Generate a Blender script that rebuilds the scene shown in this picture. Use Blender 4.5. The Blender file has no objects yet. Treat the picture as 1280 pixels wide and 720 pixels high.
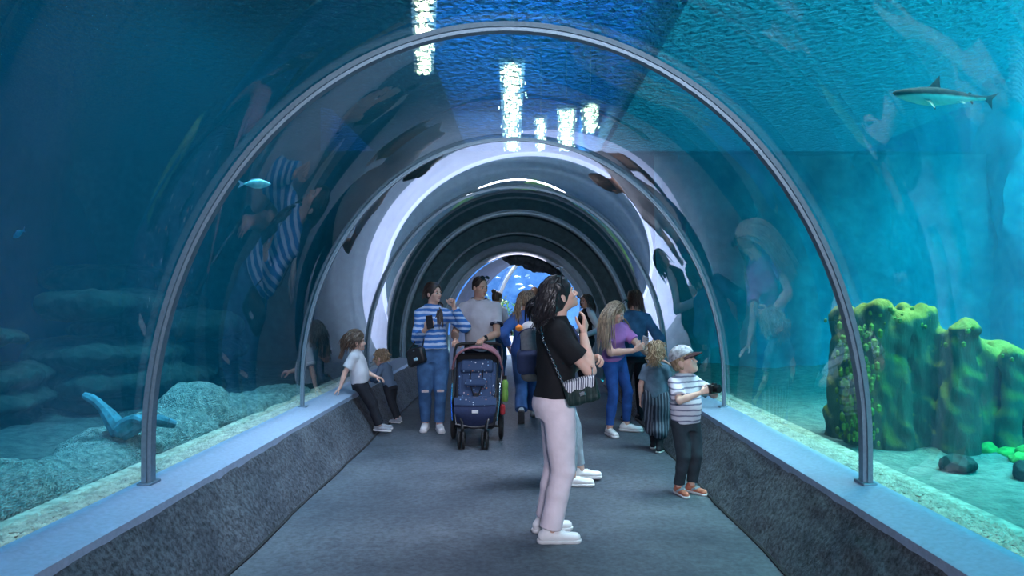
import bpy, bmesh, math, random
import numpy as np
from mathutils import Vector, Matrix, noise
from math import pi, sin, cos, sqrt, radians

# ------------------------------------------------------------------ camera, light, exposure
SC = bpy.context.scene
COL = SC.collection
HC = 1.5                                   # eye height
cam_d = bpy.data.cameras.new('camera'); cam = bpy.data.objects.new('camera', cam_d); COL.objects.link(cam)
cam.location = (0, 0, HC); cam.rotation_euler = (pi/2, 0, 0)
cam_d.sensor_width = 36; cam_d.lens = 24.0
cam_d.shift_x = -12/1280; cam_d.shift_y = 14/1280
SC.camera = cam
SC.view_settings.view_transform = 'Standard'; SC.view_settings.look = 'None'
SC.view_settings.gamma = 1; SC.view_settings.use_curve_mapping = False
SC.view_settings.exposure = 0.2
SC.cycles.use_denoising = True
SC.cycles.max_bounces = 8; SC.cycles.diffuse_bounces = 2; SC.cycles.glossy_bounces = 4
SC.cycles.transparent_max_bounces = 16; SC.cycles.volume_bounces = 0
SC.cycles.sample_clamp_indirect = 6; SC.cycles.caustics_reflective = False; SC.cycles.caustics_refractive = False
w = bpy.data.worlds.new('hall above the water'); SC.world = w; w.use_nodes = True
w.node_tree.nodes['Background'].inputs[0].default_value = (0.03, 0.50, 0.72, 1)
w.node_tree.nodes['Background'].inputs[1].default_value = 0.9

def area(name, loc, target, size, power, color, spread=180):
    d = bpy.data.lights.new(name, 'AREA'); d.shape = 'RECTANGLE'; d.size, d.size_y = size
    d.energy = power; d.color = color; d.spread = radians(spread)
    o = bpy.data.objects.new(name, d); COL.objects.link(o); o.location = loc
    o.rotation_euler = (Vector(target) - Vector(loc)).to_track_quat('-Z', 'Y').to_euler()
    return o
# light over the water and in the hall beyond, with some added fill
area('tank_lamp', (5.6, 5.0, 5.6), (6.4, 6.5, 0), (2.6, 9.0), 2300, (0.03, 0.80, 0.84), 90)
area('tank_lamp', (3.3, 5.4, 5.4), (3.0, 5.3, 0), (0.5, 1.6), 90, (1.0, 0.92, 0.50), 60)
area('tank_lamp', (-5.0, 2.0, 5.6), (-5.2, 4.0, 0), (2.0, 5.0), 110, (0.02, 0.14, 1.0), 100)
area('tank_lamp', (-2.75, 4.4, 5.2), (-2.75, 4.4, 0), (0.5, 5.0), 105, (0.20, 0.74, 0.90), 50)
area('walkway_light', (1.1, 5.6, 5.6), (-0.2, 5.6, 0), (1.2, 9.5), 520, (0.90, 0.80, 0.94), 64)
area('walkway_light', (0.5, -2.6, 2.7), (-0.1, 6.0, 0.9), (1.2, 0.3), 135, (0.86, 0.86, 1.0), 120)  # unseen fill behind the camera, added to light the figures' fronts
area('bounce_board_light', (-0.2, 13.0, 4.6), (-0.2, 13.2, 9), (2.4, 9.0), 420, (0.20, 0.55, 1.0), 150)  # unseen uplight added to turn the board above the tunnel blue
area('portal_fill', (-0.1, 12.9, 2.3), (-0.1, 12.3, 0), (1.0, 0.3), 16, (0.85, 0.88, 1.0))  # unseen fill added to lift the far figures out of silhouette
area('hall_light', (0.9, 19.0, 5.9), (0.9, 19.2, 0), (3.0, 6.0), 800, (0.75, 0.85, 1.0), 120)  # unseen light added to whiten the far tunnel's ribs
area('hall_light', (0.5, 19.5, 6.6), (0.8, 26.0, 1.0), (6.0, 4.0), 2600, (0.62, 0.80, 1.0), 150)
area('hall_light', (-0.1, 14.4, 2.4), (-0.1, 10.0, 0.9), (1.2, 0.3), 15, (0.80, 0.78, 1.0))  # unseen light added to brighten the lavender lining and its reflections

# ------------------------------------------------------------------ helpers
def P(u, v, y): return Vector(((u - 652) / 853 * y, y, HC + (374 - v) / 853 * y))
def srgb(r, g, b):
    f = lambda c: (c/255/12.92) if c <= 10 else ((c/255 + .055)/1.055)**2.4
    return (f(r), f(g), f(b), 1)
class MB:
    """collects geometry for ONE mesh object"""
    def __init__(s): s.v = []; s.f = []; s.m = []
    def add(s, vs, fs, m=0):
        o = len(s.v); s.v += [tuple(v) for v in vs]; s.f += [tuple(i + o for i in f) for f in fs]; s.m += [m]*len(fs)
    def box(s, c, d, R=None, m=0):
        c = Vector(c); vs = []
        for x in (-.5, .5):
            for y in (-.5, .5):
                for z in (-.5, .5):
                    p = Vector((x*d[0], y*d[1], z*d[2]))
                    if R is not None: p = R @ p
                    vs.append(c + p)
        s.add(vs, [(0,1,3,2),(4,6,7,5),(0,4,5,1),(2,3,7,6),(0,2,6,4),(1,5,7,3)], m)
    def tube(s, pts, r, n=8, m=0, closed=False, flat=None):
        pts = [Vector(p) for p in pts]; N = len(pts)
        if not isinstance(r, (list, tuple)): r = [r]*N
        vs = []; fs = []; ref = None
        for i, p in enumerate(pts):
            if closed: t = pts[(i+1) % N] - pts[i-1]
            else: t = pts[min(i+1, N-1)] - pts[max(i-1, 0)]
            if t.length < 1e-9: t = Vector((0,0,1))
            t.normalize()
            if ref is None:
                ref = Vector((0,0,1)) if abs(t.z) < .9 else Vector((1,0,0))
            a = (ref - t*ref.dot(t))
            if a.length < 1e-6: a = t.orthogonal()
            a.normalize(); b = t.cross(a); ref = a
            for k in range(n):
                q = 2*pi*k/n
                vs.append(p + (a*cos(q) + b*sin(q)*(flat or 1))*r[i])
        for i in range(N if closed else N-1):
            for k in range(n):
                A = i*n + k; B = i*n + (k+1) % n; j = (i+1) % N
                fs.append((A, B, j*n + (k+1) % n, j*n + k))
        if not closed:
            fs.append(tuple(range(n-1, -1, -1))); fs.append(tuple((N-1)*n + k for k in range(n)))
        s.add(vs, fs, m)
    def ell(s, c, r, R=None, n=14, m=0):
        c = Vector(c); vs = []; fs = []; k = n//2
        for i in range(1, k):
            th = pi*i/k
            for j in range(n):
                ph = 2*pi*j/n
                p = Vector((r[0]*sin(th)*cos(ph), r[1]*sin(th)*sin(ph), r[2]*cos(th)))
                if R is not None: p = R @ p
                vs.append(c + p)
        top = Vector((0,0,r[2])); top = R @ top if R is not None else top
        vs += [c + top, c - top]; T = len(vs) - 2
        for i in range(k-2):
            for j in range(n): fs.append((i*n + j, (i+1)*n + j, (i+1)*n + (j+1) % n, i*n + (j+1) % n))
        for j in range(n):
            fs.append((T, j, (j+1) % n)); fs.append((T+1, (k-2)*n + (j+1) % n, (k-2)*n + j))
        s.add(vs, fs, m)
    def loft(s, rings, m=0, cap=True, closed=True):
        n = len(rings[0]); vs = [p for r in rings for p in r]; fs = []
        for i in range(len(rings)-1):
            for k in range(n if closed else n-1):
                fs.append((i*n+k, i*n+(k+1) % n, (i+1)*n+(k+1) % n, (i+1)*n+k))
        if cap and closed:
            fs.append(tuple(range(n-1, -1, -1))); fs.append(tuple((len(rings)-1)*n+k for k in range(n)))
        s.add(vs, fs, m)
    def build(s, name, mat, parent=None, smooth=True, bevel=0):
        me = bpy.data.meshes.new(name)
        return finish(name, me, s.v, s.f, mat, parent, smooth, bevel, s.m)
def finish(name, me, v, f, mat, parent=None, smooth=True, bevel=0, mi=None):
    v = [Vector(p) for p in v]
    xs = [p.x for p in v]; ys = [p.y for p in v]; zs = [p.z for p in v]
    base = Vector(((min(xs)+max(xs))/2, (min(ys)+max(ys))/2, min(zs)))
    if parent is not None: base = Vector(parent.get('org', (0, 0, 0)))
    me.from_pydata([p - base for p in v], [], f); me.update()
    mats = mat if isinstance(mat, (list, tuple)) else [mat]
    for m_ in mats: me.materials.append(m_)
    if mi and len(mats) > 1: me.polygons.foreach_set('material_index', mi)
    bm = bmesh.new(); bm.from_mesh(me); bmesh.ops.recalc_face_normals(bm, faces=bm.faces); bm.to_mesh(me); bm.free()
    if smooth:
        me.polygons.foreach_set('use_smooth', [True]*len(me.polygons))
        try: me.set_sharp_from_angle(angle=radians(38))
        except Exception: pass
    o = bpy.data.objects.new(name, me); COL.objects.link(o)
    o['org'] = tuple(base)
    if parent is not None: o.parent = parent
    else: o.location = base
    if bevel:
        b = o.modifiers.new('bevel', 'BEVEL'); b.width = bevel; b.segments = 2; b.limit_method = 'ANGLE'
    return o
def thing(name, label, cat, loc, group=None):
    o = bpy.data.objects.new(name, None); COL.objects.link(o); o.location = loc; o['org'] = tuple(loc)
    o.empty_display_size = .1
    return tag(o, label, cat, group)
def tag(o, label, cat, group=None, kind=None):
    o['label'] = label; o['category'] = cat
    if group: o['group'] = group
    if kind: o['kind'] = kind
    return o
def struct(o): o['kind'] = 'structure'; return o
def stuff(o): o['kind'] = 'stuff'; return o

class NT:
    def __init__(s, name):
        s.m = bpy.data.materials.new(name); s.m.use_nodes = True; s.t = s.m.node_tree; s.t.nodes.clear()
        s.out = s.t.nodes.new('ShaderNodeOutputMaterial')
    def n(s, typ, ins=None, **kw):
        x = s.t.nodes.new('ShaderNode' + typ)
        for k, v in kw.items(): setattr(x, k, v)
        for k, v in (ins or {}).items():
            if hasattr(v, 'is_output') or isinstance(v, bpy.types.NodeSocket): s.t.links.new(v, x.inputs[k])
            else: x.inputs[k].default_value = v
        return x
    def link(s, a, b): s.t.links.new(a, b)
    def ramp(s, fac, stops):
        r = s.n('ValToRGB', {0: fac}); e = r.color_ramp.elements
        while len(e) < len(stops): e.new(.5)
        for q, (p, c) in zip(e, stops): q.position = p; q.color = c
        return r.outputs[0]
    def surf(s, sh): s.link(sh, s.out.inputs['Surface']); return s.m
_mats = {}
def plain(name, col, rough=.6, metal=0, var=.12, scale=30, bump=.0, bscale=None, spec=.4, sheen=0):
    """procedural base: colour with a little mottling and fine relief"""
    if name in _mats: return _mats[name]
    t = NT(name); tc = t.n('TexCoord').outputs['Object']
    nz = t.n('TexNoise', {'Vector': tc, 'Scale': scale, 'Detail': 4})
    c = Vector(col[:3]); lo = tuple(c*(1-var)) + (1,); hi = tuple(min(1, k) for k in c*(1+var)) + (1,)
    cr = t.ramp(nz.outputs['Fac'], [(.3, lo), (.7, hi)])
    b = t.n('BsdfPrincipled', {'Base Color': cr, 'Roughness': rough, 'Metallic': metal, 'Specular IOR Level': spec})
    if sheen: b.inputs['Sheen Weight'].default_value = sheen
    if bump:
        n2 = t.n('TexNoise', {'Vector': tc, 'Scale': bscale or scale*2, 'Detail': 5})
        bp = t.n('Bump', {'Height': n2.outputs['Fac'], 'Strength': bump, 'Distance': .01}); t.link(bp.outputs[0], b.inputs['Normal'])
    _mats[name] = t.surf(b.outputs[0]); return _mats[name]

# ------------------------------------------------------------------ materials of the setting
def mat_floor():
    t = NT('worn_grey_concrete_floor'); tc = t.n('TexCoord').outputs['Object']
    a = t.n('TexNoise', {'Vector': tc, 'Scale': .9, 'Detail': 7, 'Roughness': .65}).outputs['Fac']
    b = t.n('TexNoise', {'Vector': tc, 'Scale': 24, 'Detail': 6, 'Roughness': .7}).outputs['Fac']
    ca = t.ramp(a, [(.30, (.032, .045, .065, 1)), (.5, (.072, .090, .114, 1)), (.72, (.125, .146, .172, 1))])
    cb = t.ramp(b, [(.32, (.55, .55, .55, 1)), (.62, (1.12, 1.12, 1.12, 1))])
    mx = t.n('MixRGB', {0: 1.0, 1: ca, 2: cb}, blend_type='MULTIPLY')
    p = t.n('BsdfPrincipled', {'Base Color': mx.outputs[0], 'Roughness': .62, 'Specular IOR Level': .35})
    bp = t.n('Bump', {'Height': b, 'Strength': .35, 'Distance': .012}); t.link(bp.outputs[0], p.inputs['Normal'])
    return t.surf(p.outputs[0])
def mat_plinth():
    t = NT('dark_sprayed_concrete'); tc = t.n('TexCoord').outputs['Object']
    a = t.n('TexNoise', {'Vector': tc, 'Scale': 2.2, 'Detail': 8, 'Roughness': .7}).outputs['Fac']
    b = t.n('TexNoise', {'Vector': tc, 'Scale': 38, 'Detail': 7, 'Roughness': .75}).outputs['Fac']
    ca = t.ramp(a, [(.32, (.040, .050, .070, 1)), (.68, (.105, .120, .145, 1))])
    cb = t.ramp(b, [(.38, (.22, .22, .24, 1)), (.60, (1.5, 1.5, 1.5, 1))])
    mx = t.n('MixRGB', {0: 1.0, 1: ca, 2: cb}, blend_type='MULTIPLY')
    p = t.n('BsdfPrincipled', {'Base Color': mx.outputs[0], 'Roughness': .72, 'Specular IOR Level': .4})
    bp = t.n('Bump', {'Height': b, 'Strength': .8, 'Distance': .02}); t.link(bp.outputs[0], p.inputs['Normal'])
    return t.surf(p.outputs[0])
def mat_acrylic():
    t = NT('clear_acrylic')
    geo = t.n('NewGeometry')
    ior = t.n('Mix', {0: geo.outputs['Backfacing'], 2: 1.49, 3: 1/1.49}, data_type='FLOAT')
    fr = t.n('Fresnel', {'IOR': ior.outputs[0]})
    mul = t.n('Math', {0: fr.outputs[0], 1: 1.15}, operation='MULTIPLY', use_clamp=True)
    tr = t.n('BsdfTransparent', {'Color': (.93, .97, .98, 1)})
    gl = t.n('BsdfGlossy', {'Color': (.95, .97, 1, 1), 'Roughness': .015})
    mx = t.n('MixShader', {0: mul.outputs[0], 1: tr.outputs[0], 2: gl.outputs[0]})
    return t.surf(mx.outputs[0])
def mat_water():
    t = NT('rippled_water_surface'); tc = t.n('TexCoord').outputs['Object']
    mp = t.n('Mapping', {'Vector': tc, 'Scale': (1.0, .75, 1)}).outputs[0]
    a = t.n('TexNoise', {'Vector': mp, 'Scale': 15.0, 'Detail': 4, 'Roughness': .6, 'Distortion': .5}).outputs['Fac']
    bp = t.n('Bump', {'Height': a, 'Strength': 1.0, 'Distance': .15})
    fr = t.n('Fresnel', {'IOR': 1.33, 'Normal': bp.outputs[0]})
    tr = t.n('BsdfTransparent', {'Color': (.96, .99, 1, 1)})
    gl = t.n('BsdfGlossy', {'Color': (.95, .98, 1, 1), 'Roughness': .04, 'Normal': bp.outputs[0]})
    mx = t.n('MixShader', {0: fr.outputs[0], 1: tr.outputs[0], 2: gl.outputs[0]})
    return t.surf(mx.outputs[0])
def mat_water_body():
    t = NT('sea_water'); 
    s = t.n('VolumeScatter', {'Color': (.02, .52, .80, 1), 'Density': .021})
    a = t.n('VolumeAbsorption', {'Color': (.08, .78, .88, 1), 'Density': .30})
    ad = t.n('AddShader', {0: s.outputs[0], 1: a.outputs[0]})
    t.link(ad.outputs[0], t.out.inputs['Volume']); return t.m
def mat_rock(name, c0, c1, sc=6, b=.9, moss=None, zs=1):
    t = NT(name); tc = t.n('TexCoord').outputs['Object']
    if zs != 1: tc = t.n('Mapping', {'Vector': tc, 'Scale': (1, 1, zs)}).outputs[0]
    a = t.n('TexNoise', {'Vector': tc, 'Scale': sc, 'Detail': 8, 'Roughness': .68}).outputs['Fac']
    v = t.n('TexVoronoi', {'Vector': tc, 'Scale': sc*4}).outputs['Distance']
    col = t.ramp(a, [(.33, c0), (.66, c1)])
    if moss:
        nrm = t.n('NewGeometry').outputs['Normal']
        z = t.n('SeparateXYZ', {0: nrm}).outputs['Z']
        n2 = t.n('TexNoise', {'Vector': tc, 'Scale': sc*.7, 'Detail': 5}).outputs['Fac']
        f = t.n('Math', {0: z, 1: n2}, operation='ADD')
        f = t.n('MapRange', {0: f.outputs[0], 1: .58, 2: .95}).outputs[0]
        col = t.n('MixRGB', {0: f, 1: col, 2: moss}).outputs[0]
    p = t.n('BsdfPrincipled', {'Base Color': col, 'Roughness': .9, 'Specular IOR Level': .15})
    h = t.n('Math', {0: a, 1: v if zs == 1 else a}, operation='ADD')
    bp = t.n('Bump', {'Height': h.outputs[0], 'Strength': b, 'Distance': .03}); t.link(bp.outputs[0], p.inputs['Normal'])
    return t.surf(p.outputs[0])
M_FLOOR = mat_floor(); M_PLINTH = mat_plinth(); M_ACR = mat_acrylic(); M_WATER = mat_water(); M_SEA = mat_water_body()
M_STEEL = plain('brushed_steel', (.17, .26, .33), .42, .5, .10, 60, .1)
M_LEDGE = plain('painted_grey_blue_ledge', (.34, .43, .58), .42, .25, .10, 40, .08)
M_DARK = plain('dark_joint_filler', (.02, .022, .026), .8)
M_TANKLIT = mat_rock('blue_green_tank_wall_lit', (.10, .30, .36, 1), (.26, .58, .60, 1), 1.3, .6)  # lightened so the right of the tank looks brightly lit
M_TANKSHADE = mat_rock('blue_tank_wall_shaded', (.005, .017, .065, 1), (.014, .042, .115, 1), 1.1, .6)  # darkened so the left of the tank looks unlit
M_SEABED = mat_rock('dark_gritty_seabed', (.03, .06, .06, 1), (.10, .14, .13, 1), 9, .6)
M_PORTAL = plain('dark_teal_portal_concrete', (.035, .085, .105), .55, 0, .3, 9, .25)
M_PORTAL_IN = plain('pale_lavender_render', (.62, .60, .74), .7, 0, .08, 6, .15)
M_RIM = plain('portal_rim_sealant', (.26, .33, .38), .4, .3, .15, 30)

# ------------------------------------------------------------------ the setting
XC = -.08; AW = 2.01; AB = 2.35; ZC = .68; ZL = .45
def arch(y, a=AW, b=AB, zc=ZC, zl=ZL, n=56, xc=XC, x2=0):
    pts = [Vector((xc - a, y, zl))]
    for k in range(n+1):
        q = pi - pi*k/n
        pts.append(Vector((xc + a*cos(q), y, zc + b*sin(q))))
    pts.append(Vector((xc + a, y, zl))); return pts
def sweep(rings, name, mat, inward=True, parent=None):
    m = MB(); m.loft(rings, closed=False, cap=False)
    o = m.build(name, mat, parent)
    c = Vector((XC, 0, 1.2)); me = o.data
    p = me.polygons[len(me.polygons)//2]                    # make normals face the walkway
    d = (Vector((XC, (o.location + p.center).y, 1.2)) - (o.location + p.center)).dot(p.normal)
    if (d < 0) == inward:
        bm = bmesh.new(); bm.from_mesh(me); bmesh.ops.reverse_faces(bm, faces=bm.faces); bm.to_mesh(me); bm.free()
    return o
YB, YE = -5.0, 11.9
# floor with a slightly uneven surface
m = MB(); nx, ny = 26, 150
for j in range(ny+1):
    for i in range(nx+1):
        x = XC - 1.56 + 3.12*i/nx; y = YB + (32 - YB)*j/ny
        m.v.append((x, y, .006*noise.noise((x*1.3, y*1.3, 0)) - .003))
for j in range(ny):
    for i in range(nx):
        q = j*(nx+1) + i; m.f.append((q, q+1, q+nx+2, q+nx+1))
m.m = [0]*len(m.f); struct(m.build('floor', M_FLOOR))
def plinth(sgn, name):
    m = MB(); NL, NH = 240, 16
    for j in range(NL+1):
        y = YB + (YE + .3 - YB)*j/NL
        edge = .02*noise.noise((y*1.1, sgn*7, 0))
        for i in range(NH+1):
            f = i/NH
            x = 1.52 + edge*(1-f) + f*.255; z = f*.43 - .004
            d = (.018*noise.noise((y*2.1, f*1.6, sgn)) + .012*noise.noise((y*7, f*5, sgn*3)) + .011*noise.noise((y*21, f*14, sgn*5)))*min(1, 6*(1-f) + .1)
            m.v.append((XC + sgn*(x - d*.86), y, z + d*.3*(f > 0)))
        m.v.append((XC + sgn*2.12, y, .43)); m.v.append((XC + sgn*2.12, y, -.02))
    W = NH + 3
    for j in range(NL):
        for i in range(W-1): q = j*W + i; m.f.append((q, q+1, q+W+1, q+W))
    m.m = [0]*len(m.f); return struct(m.build(name, M_PLINTH))
plinth(-1, 'wall_left'); plinth(1, 'wall_right')
for sgn, nm in ((-1, 'baseboard_left'), (1, 'baseboard_right')):         # dark open joint along the foot of each plinth
    m = MB(); pts = []
    for j in range(140):
        y = YB + (YE - YB)*j/139
        pts.append((XC + sgn*(1.515 + .02*noise.noise((y*1.1, sgn*7, 0)) + .006*noise.noise((y*9, sgn, 2))), y, .004))
    m.tube(pts, .011, 5); struct(m.build(nm, M_DARK))
for k, sgn in enumerate((-1, 1)):                                         # folded metal ledge that carries the acrylic
    m = MB(); prof = [(1.765, .395), (1.772, .452), (1.80, .462), (1.93, .470), (1.955, .482), (2.05, .486), (2.055, .43), (1.80, .425)]
    m.loft([[Vector((XC + sgn*x, y, z)) for x, z in prof] for y in (YB, YE + .05)])
    struct(m.build('trim_%d' % (k+1), M_LEDGE))
RIB_Y = [-1.6, 1.09, 3.78, 6.45, 9.2, 11.9]
# acrylic bays between the ribs
ys = [YB] + RIB_Y[1:]
for k in range(len(ys)-1):
    struct(sweep([arch(y) for y in np.linspace(ys[k] + .004, ys[k+1] - .004, 7)], 'window_%d' % (k+1), M_ACR))
rib_lab = {1: 'steel arch rib overhead, just in front of the camera', 2: 'widest steel arch rib, spanning nearly the whole picture', 3: 'second thin steel arch rib, behind the woman in black tee',
           4: 'third thin arch rib, beyond the woman in striped sweater', 5: 'arch rib framing the dark portal at the end of the acrylic'}
def rib(y, a, b, wd, dp, name, label, grp):
    prof = [(-wd/2, 0), (-wd/2, dp*.6), (-wd*.32, dp*.6), (-wd*.30, dp), (wd*.30, dp), (wd*.32, dp*.6), (wd/2, dp*.6), (wd/2, 0)]
    pts = arch(y, a, b); rings = []
    for i, p in enumerate(pts):
        t = pts[min(i+1, len(pts)-1)] - pts[max(i-1, 0)]; t.normalize()
        nrm = Vector((t.z, 0, -t.x))
        rings.append([p + Vector((0, u, 0)) + nrm*v for u, v in prof])
    m = MB(); m.loft(rings)
    root = thing(name, label, 'arch rib', pts[0], grp); 
    m.build('channel', M_STEEL, root)
    for p in (pts[0], pts[-1]):                                           # foot plate and bolts
        s = 1 if p.x > XC else -1
        f = MB(); f.box((p.x - s*.02, y, ZL + .036), (.075, wd*1.35, .014)); f.build('foot_plate', M_STEEL, root, bevel=.003)
    return root
for k in (2, 3, 4, 5):
    rib(RIB_Y[k], AW - .006, AB - .006, .085 if k == 2 else .055, .045 if k == 2 else .028, 'arch_rib', rib_lab[k], 'steel ribs of the tunnel')
# portal: stepped dark rings of concrete around the far opening
def ring_wall(spec, name, mat):
    m = MB(); m.loft([arch(y, AW*s, ZC + AB*s - ZC + 0, ZC, -.02) for y, s in spec], closed=False, cap=False)
    return m.build(name, mat)
ow = MB()                                                                 # end wall of the tank around the opening
big = [Vector((-9, 12.0, -.02))] + [Vector((-9 + 18*min(1, max(0, (k/56))), 12.0, 4.1)) for k in range(57)] + [Vector((9, 12.0, -.02))]
ow.loft([big, arch(12.0, AW*1.0, AB*1.0, ZC, -.02), arch(12.35, AW*.985, AB*.985, ZC, -.02), arch(12.45, AW*.86, AB*.87, ZC, -.02),
         arch(12.75, AW*.85, AB*.86, ZC, -.02), arch(12.8, AW*.80, AB*.80, ZC, -.02), arch(13.3, AW*.745, AB*.75, ZC, -.02), arch(14.6, AW*.745, AB*.75, ZC, -.02),
         [Vector((p.x*1.0, 14.6, p.z)) for p in big]], closed=False, cap=False)
struct(ow.build('wall_back', M_PORTAL))
for k, (y, s, r) in enumerate(((12.02, .992, .03), (12.46, .862, .022), (13.3, .75, .022))):
    m = MB(); m.tube(arch(y, AW*s, AB*s, ZC, 0.0), r, 8); struct(m.build('trim_%d' % (k+3), M_RIM))
# tank: seabed, outer walls, surface, water
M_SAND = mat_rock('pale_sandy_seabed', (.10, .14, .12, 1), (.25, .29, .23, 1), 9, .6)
def bed(x0, x1, name, mat=M_SEABED):
    m = MB(); nx, ny = 44, 110
    for j in range(ny+1):
        for i in range(nx+1):
            f = i/nx; x = x0 + (x1-x0)*f; y = YB + (12.0-YB)*j/ny
            far = abs(x - XC) - 2.1
            m.v.append((x, y, .40 + min(1, max(0, far-.25))*(.10*noise.noise((x*.9, y*.9, 1)) + .05*noise.noise((x*3, y*3, 4)))))
    for j in range(ny):
        for i in range(nx): q = j*(nx+1) + i; m.f.append((q, q+1, q+nx+2, q+nx+1))
    m.m = [0]*len(m.f); o = m.build(name, mat); return struct(o)
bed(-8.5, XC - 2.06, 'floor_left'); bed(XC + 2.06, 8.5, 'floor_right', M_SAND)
def cliff(x, sgn, name, mat):
    m = MB(); nz, ny = 34, 120
    for j in range(ny+1):
        for i in range(nz+1):
            y = YB + (12.0-YB)*j/ny; z = .2 + 5.0*i/nz
            d = .55*noise.noise((y*.45, z*.35, sgn*9)) + .25*noise.noise((y*1.5, z*.7, sgn*2)) + .10*noise.noise((y*4, z*3, sgn))
            m.v.append((x + sgn*d, y, z))
    for j in range(ny):
        for i in range(nz): q = j*(nz+1) + i; m.f.append((q, q+1, q+nz+2, q+nz+1))
    m.m = [0]*len(m.f); return struct(m.build(name, mat))
cliff(-7.75, -1, 'wall_tank_left', M_TANKSHADE); cliff(7.75, 1, 'wall_tank_right', M_TANKLIT)
m = MB(); nz, nx = 30, 50                                                  # pale rock face added to brighten the back of the right-hand tank
for i in range(nx+1):
    for j in range(nz+1):
        x = 2.25 + 6.1*i/nx; z = .2 + 3.72*j/nz
        m.v.append((x, 11.45 - .25*noise.noise((x*.7, z*.5, 3)) - .15*noise.noise((x*2, z*.9, 7)) - .06*noise.noise((x*6, z*4, 1)), z))
for i in range(nx):
    for j in range(nz): q = i*(nz+1) + j; m.f.append((q, q+1, q+nz+2, q+nz+1))
m.m = [0]*len(m.f); struct(m.build('wall_tank_back', M_TANKLIT))
m = MB(); m.add([(-9, YB - .4, .2), (9, YB - .4, .2), (9, YB - .4, 6), (-9, YB - .4, 6)], [(0, 1, 2, 3)]); struct(m.build('wall_front', M_TANKSHADE))
H_W = 3.9
m = MB(); m.add([(-8.4, YB, H_W), (8.4, YB, H_W), (8.4, 12, H_W), (-8.4, 12, H_W)], [(0, 1, 2, 3)]); ws = struct(m.build('water_surface', M_WATER))
M_SHADE = plain('dark_shade_board', (.03, .035, .04), .9)
m = MB(); m.box((-5.6, 12.5, 6.9), (7.2, 37, .15)); struct(m.build('shade_board_top', M_SHADE))       # unseen board added to darken the left bank; open sky lights the right
M_BOUNCE = plain('blue_bounce_board', (.06, .26, .62), .8, 0, .15, 1.5)
m = MB(); m.box((-.15, 12.5, 7.0), (3.7, 37, .15)); struct(m.build('bounce_board', M_BOUNCE))  # unseen blue board added to tint the ripples above the tunnel
m = MB(); m.box((1.76, 12.0, 5.85), (.10, 33.8, 2.2)); struct(m.build('shade_board_middle', M_BOUNCE))   # unseen board added to block sky light slanting into the left tank
m = MB(); m.box((-9.1, 12.5, 5.4), (.15, 37, 3.0)); struct(m.build('shade_board_left', M_SHADE))  # unseen, added to keep sky light off the left bank
m = MB(); m.box((-1.0, -5.5, 6.4), (16, .15, 1.2)); struct(m.build('shade_board_front', M_SHADE))  # unseen, added to close the front against stray sky light
# the body of water, wrapped round the tunnel
prof_in = arch(0, AW + .03, AB + .03)
def wring(y):
    return [Vector((p.x, y, p.z)) for p in prof_in] + [Vector((x, y, z)) for x, z in ((7.0, .45), (7.0, H_W - .02), (-7.0, H_W - .02), (-7.0, .45))]
m = MB(); n = len(prof_in) + 4
r0, r1 = wring(YB + .02), wring(11.97)
m.v = [tuple(p) for p in r0 + r1]
for k in range(n): m.f.append((k, (k+1) % n, n + (k+1) % n, n + k))
m.f.append(tuple(range(n))); m.f.append(tuple(range(2*n-1, n-1, -1))); m.m = [0]*len(m.f)
sea = m.build('sea_water', M_SEA, smooth=False); tag(sea, 'blue-green water filling the tank around the tunnel', 'water', kind='stuff')

# long linear lamps hung over the water: the ripples break them into glitter
M_LAMP = bpy.data.materials.new('lit_warm_lamp_tube'); M_LAMP.use_nodes = True
q = M_LAMP.node_tree.nodes['Principled BSDF']; q.inputs['Emission Color'].default_value = (1, .74, .44, 1); q.inputs['Emission Strength'].default_value = 15
M_HOUS = plain('lamp_housing_white', (.5, .5, .5), .5)
for px, v0, v1, wd, lab in ((640, 82, 188, .26, 'longest warm lamp, glittering above the tunnel centre'), (676, 150, 188, .16, 'short lamp right of the longest glitter column'),
        (708, 138, 188, .24, 'middle-length lamp, second glitter column from the right'), (738, 132, 165, .22, 'rightmost lamp glittering above the rippled water'), (530, -40, 92, .20, 'lamp glittering at the top left of the ripples')):
    z = 5.2; y0, y1 = 853*(z-HC)/(374-v0), 853*(z-HC)/(374-v1); ym = (y0+y1)/2
    x1 = (px-652)/853*y1; x0 = (px-652)/853*y0; rl = random.Random(px)
    root = thing('pendant_lamp', lab, 'lamp', ((x0+x1)/2, ym, z), 'lamps over the water'); m = MB()
    for k in range(int(70*(y1 - y0)*wd/.2)):                      # clusters of small warm diodes along each batten
        f = rl.random(); m.box((x0 + (x1-x0)*f + rl.gauss(0, wd*.30), y0 + (y1-y0)*f, z), (.012 + .02*rl.random(), .05 + .10*rl.random(), .03))
    stuff(m.build('diodes', M_LAMP, root))
    m = MB(); m.box(((x1+x0)/2, ym, z+.05), (wd*1.6, y1-y0+.2, .05), Matrix.Rotation(-math.atan2(x1-x0, y1-y0), 3, 'Z')); m.build('housing', M_HOUS, root)
    for f in (.1, .9):
        m = MB(); m.tube([(x0 + (x1-x0)*f, y0 + (y1-y0)*f, z+.06), (x0 + (x1-x0)*f, y0 + (y1-y0)*f, 7.0)], .012, 5); m.build('hanger', M_HOUS, root)

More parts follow.
